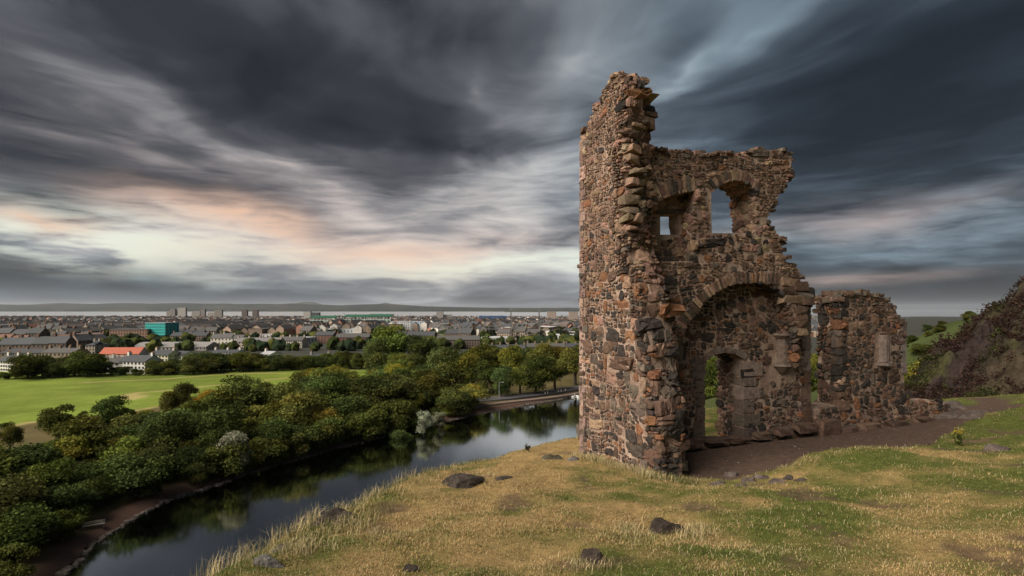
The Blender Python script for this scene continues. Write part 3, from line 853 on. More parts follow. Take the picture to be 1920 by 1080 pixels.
def put_rock(thing, part, p, size, r, col, rz=0.0, name='stone'):
    V, Fs = rock_mesh(*size, r)
    c, s = math.cos(rz), math.sin(rz)
    V = [(p[0] + x * c - y * s, p[1] + x * s + y * c, p[2] + z) for x, y, z in V]
    STONES.setdefault(thing, []).append(dict(part=part, V=V, F=Fs, col=col, px=1.6 * max(size) * F / p[1], name=name))


def put_block(thing, part, c8, col, r, cham=0.018, name='stone', jit=0.008, keep=False):
    V, Fs = block(c8, cham, r, jit)
    e = max((Vector(c8[0]) - Vector(c8[6])).length, 0.01)
    STONES.setdefault(thing, []).append(dict(part=part, V=V, F=Fs, col=col, px=0.7 * e * F / c8[0][1] * (50 if keep else 1), name=name))


def vary(c, r, s=0.18):
    k = 1 + r.normal(0, s); k = min(max(k, 0.45), 1.7); return tuple(max(x * k * (1 + r.normal(0, 0.022)), 0.004) for x in c)


DARK, BROWN, RUST, TAN, PINK, GREY, BUFF = (0.036, 0.029, 0.025), (0.098, 0.060, 0.042), (0.165, 0.078, 0.040), (0.215, 0.138, 0.092), (0.205, 0.120, 0.090), (0.094, 0.072, 0.056), (0.27, 0.198, 0.120)


def pick_col(ws):
    names = [DARK, BROWN, RUST, TAN, PINK, GREY, BUFF]
    def f(u, v, s, r):
        w = np.array(ws, float); return vary(names[r.choice(7, p=w / w.sum())], r)
    return f


def mixcol(f_lo, f_hi, z0, z1):
    def f(u, v, s, r): return (f_hi if r.random() < sstep(z0, z1, v) else f_lo)(u, v, s, r)
    return f
C_LOW = pick_col([28, 38, 12, 7, 3, 16, 0]); C_UP = pick_col([6, 22, 6, 30, 24, 12, 4]); C_BACK = pick_col([30, 40, 8, 5, 5, 14, 0])


def ring(thing, part, pl, intr, thick, depth, proud, colf, r, step=0.16, name='voussoir'):
    """arch stones: blocks standing along an intrados polyline on a wall plane"""
    P = np.array(intr); s = np.r_[0, np.cumsum(np.linalg.norm(np.diff(P, axis=0), axis=1))]; n = max(int(round(s[-1] / step)), 3)
    q = np.linspace(0, s[-1], n + 1); c = np.stack([np.interp(q, s, P[:, 0]), np.interp(q, s, P[:, 1])], -1)
    tn = np.gradient(c, axis=0); tn /= np.linalg.norm(tn, axis=1, keepdims=True); nr = np.stack([-tn[:, 1], tn[:, 0]], -1)
    if nr[len(nr) // 2][1] < 0: nr = -nr
    for k in range(n):
        th = thick * r.uniform(0.85, 1.15); g = 0.008
        a0 = c[k] + (c[k + 1] - c[k]) * 0.05; a1 = c[k + 1] - (c[k + 1] - c[k]) * 0.05
        pr = proud + r.uniform(-0.012, 0.02)
        b0, b1 = a0 + nr[k] * th, a1 + nr[k + 1] * th; dd = r.uniform(-.02, .015)
        a0 = a0 + nr[k] * dd; a1 = a1 + nr[k + 1] * dd
        c8 = [pl.pt(*a0, -depth), pl.pt(*a1, -depth), pl.pt(*a1, pr), pl.pt(*a0, pr), pl.pt(*b0, -depth), pl.pt(*b1, -depth), pl.pt(*b1, pr), pl.pt(*b0, pr)]
        put_block(thing, part, c8, colf(c[k][0], c[k][1], 0.2, r), r, 0.02, name, keep=True)


PA = Plane((1.79, 14.65), (0.36, -0.933), (-0.933, -0.36))      # west face of the tower stump
P1 = Plane((4.51, 14.34), (0.935, 0.354), (0.354, -0.935))      # inner face of the north wall, ground floor
P0 = P1.shift(0.42)                                             # upper wall and vault stump, standing forward of it


def shrink(poly, d):
    """pull a polygon in by about d"""
    P = np.array(poly); n = len(P); out = []
    ar = 0.5 * np.sum(P[:, 0] * np.roll(P[:, 1], -1) - P[:, 1] * np.roll(P[:, 0], -1)); sg = 1 if ar > 0 else -1
    for i in range(n):
        e1 = P[i] - P[i - 1]; e2 = P[(i + 1) % n] - P[i]
        n1 = np.array([-e1[1], e1[0]]) / (np.linalg.norm(e1) + 1e-9); n2 = np.array([-e2[1], e2[0]]) / (np.linalg.norm(e2) + 1e-9)
        b = n1 + n2; b /= np.linalg.norm(b) + 1e-9
        out.append(tuple(P[i] + sg * b * d))
    return out


def chapel():
    T = 'chapel_ruin'; r = np.random.default_rng(3)
    root = empty(T, (3.0, 13.5, -3.4))
    inv = (-3.0, -13.5, 3.4)
    def under(o): o.location = inv; return o
    tag(root, 'tall roofless red-brown stone chapel ruin with arched openings and pointed broken tower', 'ruin')
    STD = [(0.19, 1.2), (0.13, 3), (0.085, 7), (0.055, 12)]; THIN = [(0.20, 1.0), (0.15, 3), (0.11, 8), (0.075, 14)]
    # ---- wall A, the tower's west wall
    west = [(1240, 915), (1088, 872), (1088, 262), (1093, 246), (1101, 231), (1110, 214), (1120, 192), (1128, 180), (1134, 167), (1143, 152), (1152, 141), (1166, 140), (1178, 150), (1181, 170), (1179, 200),
            (1176, 230), (1171, 262), (1166, 292), (1172, 312), (1169, 340), (1172, 380), (1168, 415), (1178, 438), (1176, 470), (1183, 505), (1194, 530), (1204, 560), (1204, 600), (1213, 640), (1220, 690), (1231, 740), (1238, 800), (1240, 860)]
    A = PA.uns(west)
    Ac = [(u - (0.42 if k == 0 or k > 12 else 0.0), v) for k, (u, v) in enumerate(shrink(A, 0.05))]
    zt = PA.un(1110, 214)[1]
    wA = under(slab('wall', PA, [(u, min(v, zt + 0.004 * k)) for k, (u, v) in enumerate(Ac)], [], -0.88, -0.002, root))
    Atop = [p for p in Ac if p[1] > zt - 0.15]; under(slab('wall', PA, Atop, [], -0.42, -0.004, root))
    seeds = []
    for px, py, rr, c in [(1181, 632, .22, RUST), (1110, 441, .17, DARK), (1168, 522, .15, RUST), (1196, 665, .2, BROWN), (1188, 735, .24, GREY), (1208, 755, .22, GREY), (1168, 755, .2, BROWN), (1200, 805, .2, RUST), (1163, 810, .15, BROWN),
                          (1145, 640, .09, RUST), (1193, 708, .15, RUST), (1138, 800, .14, BROWN), (1185, 830, .16, BROWN), (1208, 872, .19, GREY), (1148, 355, .13, DARK), (1165, 555, .2, DARK), (1140, 505, .15, GREY), (1160, 425, .2, TAN),
                          (1160, 455, .15, BROWN), (1212, 840, .17, DARK), (1170, 862, .12, DARK), (1150, 852, .1, DARK), (1195, 622, .15, DARK), (1110, 300, .15, PINK), (1135, 290, .13, TAN)]:
        u, v = PA.un(px, py); seeds.append((u, v, rr, vary(c, r, 0.12)))
    cells = courses(A, [], lambda v: float(np.interp(v, [-4, -1, 0.5, 2.5, 5], [0.32, 0.27, 0.22, 0.18, 0.165])), 1.45, 0.18, r, seeds, 0.0, 0.06, 0.42)
    lay(T, wA, cells, PA.mapper(0.035, 2), mixcol(C_LOW, C_UP, -0.2, 2.4), r, 0.0145)
    # broken end of the wall, facing the viewer
    endp = [(1240, 915), (1240, 860), (1238, 800), (1231, 740), (1220, 690), (1213, 640), (1204, 600), (1204, 560), (1194, 530), (1183, 505), (1176, 470), (1178, 438), (1168, 415), (1172, 380), (1169, 340), (1172, 312), (1166, 292), (1171, 262), (1176, 230), (1179, 200), (1181, 170), (1178, 150)]
    path = [PA.pt(*PA.un(*p), -0.02) for p in endp]
    mp, L = strip_mapper(path, (-PA.n[0], -PA.n[1], 0.0), -1.0)
    def mp2(u, v, h):
        k = (fbm(u * 1.3, v * 2.0, 3, 8) - 0.5) * 0.34 - 0.16 * sstep(0.45, 0.9, v)
        return mp(u, v, h + k)
    dom = [(0, 0.0), (L, 0.0), (L, 0.34), (L * .93, 0.42), (L * .88, 0.80), (L * 0.42, 0.86), (L * 0.3, 0.72), (0, 0.52)]
    nn = 26; GV = []; GF = []
    for i in range(nn * 3):
        for j in range(7):
            u = L * i / (nn * 3 - 1); wd = np.interp(u, [0, L * .3, L * .42, L * .88, L * .93, L], [0.50, 0.70, 0.84, 0.78, 0.40, 0.32]); GV.append(mp2(np.array(u), np.array(wd * j / 6), np.array(-0.03)))
    for i in range(nn * 3 - 1):
        for j in range(6): a = i * 7 + j; GF.append((a, a + 1, a + 8, a + 7))
    under(link('wall', mesh('wall', GV, GF, M_MORTAR, np.tile((0.3, 0.2, 0.15), (len(GV), 1))), root))
    cells = [(P[::-1, ::-1], k_, c_) for P, k_, c_ in courses([(b_, a_) for a_, b_ in dom], [], lambda v: float(np.interp(v, [0, L * .5, L], [0.30, 0.24, 0.2])), 1.5, 0.24, r, (), 0.0, 0.09, 0.5)]
    lay(T, wA, cells, mp2, lambda u, v, s, q: (C_LOW if u < L * 0.5 else C_UP)(u, v, s, q), r, 0.010, (-0.02, 0.07), 0.12)
    # buff blocks left in the torn edge, high up
    for px, py, w, hh in [(1183, 300, 30, 17), (1186, 322, 32, 14), (1180, 342, 26, 18), (1186, 358, 30, 12), (1176, 376, 30, 18), (1180, 396, 26, 12), (1190, 412, 22, 14), (1172, 412, 20, 13), (1184, 428, 30, 14), (1178, 282, 28, 16)]:
        t, z = PA.un(1170, py); y = PA.pt(t, z)[1]; k = y / F; x = (px - CX) * k; q = np.array([x, y - 0.10, z])
        ex, ey = np.array([0.93, 0.36, 0]), np.array([-0.36, 0.93, 0]); a, b, c = ex * w * k * r.uniform(.26, .42), ey * 0.2, np.array([0, 0, hh * k * r.uniform(.34, .48)]); q = q + ex * r.normal(0, .05) + np.array([0, .10 + r.normal(0, .04), 0])
        put_block(T, wA, [q - a - b - c, q + a - b - c, q + a + b - c, q - a + b - c, q - a - b + c, q + a - b + c, q + a + b + c, q - a + b + c], vary((0.165, 0.120, 0.080) if r.random() < .5 else (0.18, 0.115, 0.078), r, .15), r, 0.035, 'stone', 0.035, True)
    # crest stones
    top = [(1088, 262), (1093, 246), (1101, 231), (1110, 214), (1120, 192), (1128, 180), (1134, 167), (1143, 152), (1152, 141), (1166, 140), (1178, 150)]
    tp3 = [np.array(PA.pt(*PA.un(*p), 0)) for p in top]
    for a, b in zip(tp3[:-1], tp3[1:]):
        for q in range(max(1, int(np.linalg.norm(b - a) / 0.11))):
            for w in ((0.1, 0.45, 0.78) if a[2] < PA.un(1110, 214)[1] else (0.1, 0.28, 0.42)):
                p = a + (b - a) * r.random() - np.array([PA.n[0], PA.n[1], 0]) * (w + r.normal(0, .05)) + np.array([0, 0, r.uniform(-0.14, 0.0)])
                put_rock(T, wA, p, (r.uniform(.06, .12), r.uniform(.06, .12), r.uniform(.035, .07)), r, vary(BROWN if r.random() < .6 else TAN, r), r.uniform(0, 3))
    for px, py, w, hh, d in [(1162, 150, 18, 12, .2), (1180, 160, 20, 13, .3), (1192, 175, 14, 18, .5), (1196, 200, 14, 14, .55), (1208, 212, 22, 16, .6), (1213, 219, 20, 8, .65), (1205, 235, 26, 18, .55), (1200, 255, 20, 16, .5), (1190, 232, 22, 20, .35), (1184, 262, 24, 16, .3), (1186, 205, 20, 20, .35), (1176, 182, 18, 16, .2)]:
        y = 13.15 + 0.05 * r.normal(); k = y / F
        put_rock(T, wA, ((px - CX) * k, y, (HY - py) * k), (w * k * .62, .22, hh * k * .62), r, vary(BROWN if r.random() < .5 else (TAN if r.random() < .5 else DARK), r), 0.35)
    # pale quoins up the far corner
    z = -4.1; k = 0
    while z < PA.un(1088, 268)[1]:
        hh = r.uniform(0.22, 0.44); w = 0.30 if k % 2 else 0.17; f = 0.022
        c8 = [PA.pt(a, b, c) for b in (z, z + hh - 0.02) for a, c in ((-0.02, -0.5), (w, -0.5), (w, f), (-0.02, f))]
        put_block(T, wA, c8, vary((0.30, 0.205, 0.165) if r.random() < .7 else (0.19, 0.125, 0.107), r, 0.12), r, 0.015, 'quoin', 0.006, True); z += hh; k += 1
    # ---- wall B, upper storey standing forward on the vault
    up = [(1168, 268), (1205, 274), (1240, 279), (1300, 285), (1350, 286), (1400, 285), (1422, 278), (1450, 279), (1482, 283), (1487, 300), (1483, 325), (1477, 345), (1462, 362), (1455, 380), (1443, 396), (1440, 420), (1456, 433), (1470, 450), (1468, 470), (1478, 492), (1500, 503),
          (1503, 525), (1514, 542), (1526, 557), (1516, 572), (1510, 620), (1500, 640), (1492, 640), (1487, 608), (1477, 572), (1462, 545), (1440, 534), (1416, 531), (1391, 531), (1366, 535), (1338, 549), (1317, 570), (1303, 590), (1286, 610), (1276, 632), (1272, 682), (1272, 850), (1172, 850)]
    B = P0.uns(up)
    win = P0.uns([(1335, 437), (1334, 400), (1334, 360), (1349, 347), (1373, 338), (1389, 339), (1406, 349), (1416, 360), (1418, 400), (1418, 437)])
    alc = P0.uns([(1214, 490), (1208, 440), (1210, 396), (1228, 380), (1247, 370), (1264, 364), (1283, 360), (1303, 357), (1301, 420), (1299, 490)])
    Bs = shrink(B, 0.04)
    wB = under(slab('wall', P0, Bs, [win, alc], -0.42, -0.005, root))
    seeds = []
    for px, py, rr, c in [(1403, 438, .13, DARK), (1372, 452, .16, DARK), (1413, 453, .13, DARK), (1436, 453, .13, DARK), (1467, 455, .11, DARK), (1388, 465, .13, DARK), (1353, 450, .12, DARK), (1352, 468, .14, BROWN), (1371, 468, .13, BROWN), (1327, 484, .17, RUST), (1304, 487, .18, DARK), (1365, 484, .17, DARK),
                          (1407, 483, .16, BROWN), (1426, 488, .17, RUST), (1350, 503, .13, BROWN), (1375, 505, .14, GREY), (1398, 500, .15, BROWN), (1320, 455, .18, TAN), (1425, 470, .18, GREY), (1298, 297, .17, BROWN), (1216, 278, .14, GREY), (1410, 305, .12, GREY), (1445, 355, .17, BROWN), (1218, 338, .17, BROWN), (1460, 335, .15, BROWN)]:
        u, v = P0.un(px, py); seeds.append((u, v, rr, vary(c, r, 0.12)))
    hol = [[(a[0], a[1]) for a in win], [(a[0], a[1]) for a in alc]]
    # keep the field stones clear of the arch rings
    keepw = P0.uns([(1328, 440), (1326, 352), (1340, 332), (1372, 318), (1395, 319), (1418, 332), (1432, 356), (1422, 362), (1420, 440)])
    keepa = P0.uns([(1212, 492), (1203, 440), (1196, 385), (1215, 357), (1245, 343), (1285, 336), (1310, 334), (1312, 357), (1303, 420), (1301, 492)])
    keepl = P0.uns([(1268, 700), (1258, 640), (1268, 604), (1288, 578), (1305, 556), (1330, 532), (1362, 514), (1391, 509), (1420, 509), (1458, 513), (1470, 540), (1490, 575), (1494, 645), (1440, 640), (1330, 640)])
    ub = [p for p in B]
    cells = courses(ub, [keepw, keepa, keepl], lambda v: float(np.interp(v, [-4, 0.3, 1.0, 2.5, 5], [0.28, 0.24, 0.20, 0.175, 0.165])), 1.8, 0.17, r, seeds, 0.0, 0.06, 0.4)
    vis = [c for c in cells if c[0][:, 0].mean() > P0.un(1188, 500)[0]]
    lay(T, wB, vis, P0.mapper(0.03, 5), mixcol(C_LOW, C_UP, 0.25, 1.2), r, 0.015)
    ringc = pick_col([3, 20, 3, 34, 24, 18, 6])
    ring(T, wB, P0, P0.uns([(1334, 362), (1349, 347), (1373, 338), (1389, 339), (1406, 349), (1418, 361)]), 0.27, 0.30, 0.02, ringc, r, 0.105)
    ring(T, wB, P0, P0.uns([(1200, 405), (1210, 396), (1228, 380), (1247, 370), (1264, 364), (1283, 360), (1304, 357)]), 0.36, 0.30, 0.03, ringc, r, 0.125)
    ring(T, wB, P0, P0.uns([(1272, 640), (1276, 632), (1286, 610), (1303, 590), (1317, 570), (1338, 549), (1366, 535), (1391, 531), (1416, 531), (1440, 532), (1459, 532)]), 0.28, 0.34, 0.05, pick_col([6, 26, 3, 34, 12, 22, 2]), r, 0.085)
    # the broken springer that juts out at the right end of the vault
    for px, py, w, hh, c in [(1478, 527, 34, 14, TAN), (1500, 536, 30, 14, BROWN), (1478, 545, 32, 14, BROWN), (1505, 553, 40, 13, GREY), (1486, 562, 40, 14, TAN), (1512, 566, 26, 12, BROWN), (1492, 515, 24, 11, BROWN), (1500, 580, 26, 12, BROWN), (1500, 594, 24, 12, PINK), (1502, 608, 22, 12, BROWN), (1502, 622, 22, 12, TAN)]:
        u, v = P0.un(px, py); q = np.array(P0.pt(u, v, 0.0)); k = q[1] / F; ex = np.array([P0.e[0], P0.e[1], 0]); ey = np.array([P0.n[0], P0.n[1], 0])
        a, b, c3 = ex * w * k * .55, ey * r.uniform(.10, .18), np.array([0, 0, hh * k * .5])
        q = q - ey * 0.08
        put_block(T, wB, [q - a - b - c3, q + a - b - c3, q + a + b - c3, q - a + b - c3, q - a - b + c3, q + a - b + c3, q + a + b + c3, q - a + b + c3][0:8], vary(c, r, .15), r, 0.03, 'stone', 0.03)
    # ragged rim along the top and down the broken right edge
    rim = [(1200, 274), (1240, 279), (1300, 285), (1350, 286), (1400, 285), (1422, 278), (1450, 279), (1482, 283), (1487, 300), (1483, 325), (1477, 345), (1462, 362), (1455, 380), (1443, 396), (1440, 420), (1456, 433), (1470, 450), (1468, 470), (1478, 492), (1500, 503), (1503, 525), (1514, 542)]
    r3 = [np.array(P0.pt(*P0.un(*p), 0)) for p in rim]
    for a, b in zip(r3[:-1], r3[1:]):
        for q in range(max(1, int(np.linalg.norm(b - a) / 0.12))):
            for w in (0.12, 0.45):
                p = a + (b - a) * r.random() - np.array([P0.n[0], P0.n[1], 0]) * (w + r.normal(0, .05)) + np.array([0, 0, r.uniform(-0.09, 0.03)])
                put_rock(T, wB, p, (r.uniform(.07, .14), r.uniform(.08, .15), r.uniform(.025, .055)), r, vary(BROWN if r.random() < .5 else (GREY if r.random() < .5 else PINK), r), math.atan2(P0.e[1], P0.e[0]) + r.normal(0, .2))
    # ---- wall B, rear leaf: upper (thin) and ground floor (thick, with the door)
    zs = P1.un(1300, 520)[1]
    upR = [(P1.un(1190, 300)[0], zs)] + [(u, max(v, zs)) for u, v in Bs[1:19]] + [(P1.un(1495, 520)[0], zs)]
    upR = [(Bs[0][0] + 0.05, zs)] + [(u - 0.0, v) for u, v in Bs[0:20]][1:] + [(Bs[19][0], zs)]
    sw = P1.uns([(1238, 440), (1238, 402), (1272, 402), (1272, 420), (1276, 440)])
    wR = under(slab('wall', P1, upR, [win, sw], -0.40, -0.002, root))
    door = P1.uns([(1320, 832), (1320, 676), (1331, 667), (1346, 663), (1360, 661), (1382, 665), (1394, 674), (1394, 832)])
    low = P1.uns([(1240, 860), (1225, 520), (1470, 520), (1500, 545), (1519, 572), (1519, 830)])
    wL = under(slab('wall', P1, [(u, min(v, zs - 0.006)) for u, v in low], [door], -0.96, -0.004, root))
    # stones of the alcove's back
    alcb = P1.uns([(1196, 500), (1196, 392), (1225, 366), (1310, 350), (1310, 500)])
    cells = pack(alcb, [P1.uns([(1228, 450), (1228, 396), (1280, 396), (1284, 450)])], warp_table(1.9, 1.9, 0, 2), THIN, r, (), 0.4)
    lay(T, wR, cells, P1.mapper(0.02, 6), C_UP, r, 0.010)
    lt = P1.uns([(1232, 402), (1282, 402), (1282, 392), (1232, 392)])
    put_block(T, wR, [P1.pt(*lt[0], -.3), P1.pt(*lt[1], -.3), P1.pt(*lt[1], .05), P1.pt(*lt[0], .05), P1.pt(*lt[3], -.3), P1.pt(*lt[2], -.3), P1.pt(*lt[2], .05), P1.pt(*lt[3], .05)], vary(GREY, r), r, .02, 'lintel', .01, True)
    # stones of the ground-floor wall
    lowd = P1.uns([(1255, 850), (1258, 560), (1300, 528), (1500, 528), (1517, 575), (1517, 826)])
    dk = P1.uns([(1316, 840), (1316, 660), (1345, 648), (1375, 648), (1398, 660), (1402, 690), (1402, 840)])
    sh = P1.uns([(1444, 712), (1444, 618), (1484, 618), (1484, 712)])
    seeds = []
    for px, py, rr, c in [(1348, 575, .14, DARK), (1367, 583, .16, BROWN), (1410, 588, .15, BROWN), (1390, 563, .16, DARK), (1430, 628, .14, BROWN), (1310, 626, .16, BROWN), (1395, 615, .15, BROWN), (1280, 670, .15, DARK), (1444, 650, .14, BROWN), (1420, 665, .13, DARK), (1430, 740, .16, GREY), (1455, 755, .18, DARK), (1482, 770, .17, BROWN), (1428, 800, .2, DARK), (1505, 765, .17, GREY), (1450, 720, .15, GREY), (1300, 735, .16, BROWN), (1280, 700, .17, RUST), (1290, 790, .2, BROWN), (1475, 735, .14, DARK)]:
        u, v = P1.un(px, py); seeds.append((u, v, rr, vary(c, r, 0.12)))
    cells = courses(lowd, [dk, sh], lambda v: 0.27, 1.35, 0.19, r, seeds, 0.0, 0.085, 0.5)
    lay(T, wL, cells, P1.mapper(0.03, 7), C_BACK, r, 0.0145)
    # door: shallow arch, dressed right jamb, rubble left jamb
    dr = P1.uns([(1319, 678), (1331, 668), (1346, 663.5), (1360, 661), (1382, 665.5), (1396, 676)])
    ring(T, wL, P1, dr, 0.16, 0.25, 0.03, lambda u, v, s, q: vary((0.16, 0.122, 0.098), q, .1), r, 0.36)
    for y0, y1, w in [(678, 706, 34), (707, 724, 22), (725, 748, 30), (749, 774, 20), (775, 800, 30), (801, 826, 24)]:
        a, b = P1.un(1394, y1), P1.un(1394 + w, y0)
        c8 = [P1.pt(u, v, h) for v in (a[1], b[1]) for u, h in ((a[0] - .01, -.42), (b[0], -.42), (b[0], .03), (a[0] - .01, .03))]
        put_block(T, wL, c8, vary((0.165, 0.125, 0.102), r, .2), r, 0.015, 'jamb_stone', 0.006, True)
    for y0, y1, w in [(684, 712, 22), (713, 735, 16), (736, 762, 20), (763, 790, 15), (791, 826, 20)]:
        a, b = P1.un(1320 - w, y1), P1.un(1320, y0)
        c8 = [P1.pt(u, v, h) for v in (a[1], b[1]) for u, h in ((a[0], -.3), (b[0] + .01, -.3), (b[0] + .01, .03), (a[0], .03))]
        put_block(T, wL, c8, vary(GREY, r, .15), r, 0.02, 'jamb_stone', 0.008, True)
    # reveals that face the viewer: door, window, alcove, vault soffit
    def reveal(poly, pl, depth, d0, radii, colf, n0, n1, part, prd=(0.0, 0.03)):
        pth = [pl.pt(*p, d0) for p in poly[n0:n1]]
        m_, L_ = strip_mapper(pth, (-pl.n[0], -pl.n[1], 0), 1.0)
        cs = pack([(0, 0), (L_, 0), (L_, depth), (0, depth)], [], warp_table(0.8, 0.8, 0, 1), radii, r, (), 0.25)
        lay(T, part, cs, m_, colf, r, 0.010, prd, 0.05)
    SM = [(0.12, 3), (0.085, 7), (0.055, 12)]
    reveal(door[::-1], P1, 0.54, -0.42, SM, C_BACK, 0, 8, wL)
    reveal(win[::-1], P0, 0.80, -0.02, SM, C_UP, 0, 8, wB)
    reveal(alc[::-1], P0, 0.42, -0.01, SM, C_UP, 0, 8, wB)
    sof = P0.uns([(1276, 632), (1286, 610), (1303, 590), (1317, 570), (1338, 549), (1366, 535), (1391, 531), (1416, 531), (1440, 534), (1462, 545), (1477, 572), (1487, 608), (1492, 640), (1494, 690)])
    reveal(sof[::-1], P0, 0.42, -0.02, [(0.10, 3), (0.07, 8), (0.05, 14)], C_BACK, 0, 14, wB, (0.0, 0.04))
    # small window reveal
    # dressed quoins at the right end of the ground-floor wall
    z = P1.un(1519, 826)[1]; k = 0; zt = P1.un(1519, 585)[1]
    while z < zt:
        hh = r.uniform(0.26, 0.46); u1 = P1.un(1519, 700)[0]; w = 0.34 if k % 2 else 0.24
        colq = vary((0.17, 0.128, 0.106), r, .15) if z > P1.un(1519, 700)[1] else vary(BROWN, r)
        c8 = [P1.pt(a, b, c) for b in (z, z + hh - 0.02) for a, c in ((u1 - w, -.5), (u1, -.5), (u1, .03), (u1 - w, .03))]
        put_block(T, wL, c8, colq, r, 0.018, 'quoin', 0.008, True); z += hh; k += 1
    # wall shafts on corbels
    def wall_shaft(thing_root, pl, px0, px1, ytop, ymid, ybot, under_f):
        u0, z1 = pl.un(px0, ytop); u1, _ = pl.un(px1, ytop); zm = pl.un(px0, ymid)[1]; zb = pl.un(px0, ybot)[1]; uc = (u0 + u1) / 2; hw = (u1 - u0) / 2
        mb = MB(); c = (0.15, 0.112, 0.09)
        def prism(za, zb_, wa, wb):
            ang = [math.pi * k / 5 for k in range(6)]
            V = []
            for zz, ww in ((za, wa), (zb_, wb)):
                V += [pl.pt(uc + ww * math.cos(t), zz, 0.0 + ww * 0.85 * math.sin(t)) for t in ang] + [pl.pt(uc + ww, zz, -0.15), pl.pt(uc - ww, zz, -0.15)]
            mb.add([V[i] for i in range(16)], [(i, (i + 1) % 8, 8 + (i + 1) % 8, 8 + i) for i in range(8)] + [tuple(range(7, -1, -1)), tuple(range(8, 16))], c)
        prism(zm, z1 - 0.10, hw * 0.62, hw * 0.60); prism(z1 - 0.095, z1 - 0.02, hw * 0.7, hw * 1.0); prism(z1 - 0.015, z1 + 0.05, hw * 1.05, hw * 1.05)
        prism(zm - 0.07, zm - 0.005, hw * 1.05, hw * 0.9); prism(zb, zm - 0.075, hw * 0.25, hw * 0.95)
        o = mb.build('corbel_shaft', M_STONE, thing_root); return under_f(o)
    wall_shaft(root, P1, 1450, 1482, 628, 682, 702, under)
    wall_shaft(root, P1, 1262, 1284, 622, 676, 690, under)
    # weathered bedrock under the wall foot
    for px, py, w, h_ in [(1290, 828, 40, 14), (1335, 825, 44, 10), (1375, 822, 40, 10), (1420, 815, 34, 12), (1460, 806, 34, 14), (1500, 800, 44, 16)]:
        u, v = P1.un(px, py); p = P1.pt(u, v, 0.08); k = p[1] / F
        put_rock(T, wL, p, (w * k * .5, .22, h_ * k * .5), r, vary(BROWN, r), math.atan2(P1.e[1], P1.e[0]), 'footing_stone')
    for px, py, w, h_ in [(1240, 890, 30, 18), (1258, 880, 26, 18), (1262, 850, 28, 20), (1272, 830, 24, 16), (1255, 902, 22, 10), (1245, 860, 26, 22), (1268, 870, 22, 16)]:
        p = ((px - CX) / F * 11.9, 11.9, (HY - py) / F * 11.9); k = 11.9 / F
        put_rock(T, wA, p, (w * k * .55, .22, h_ * k * .55), r, vary(GREY if r.random() < .5 else BROWN, r), r.normal(.35, .2), 'stone')
    return root, inv


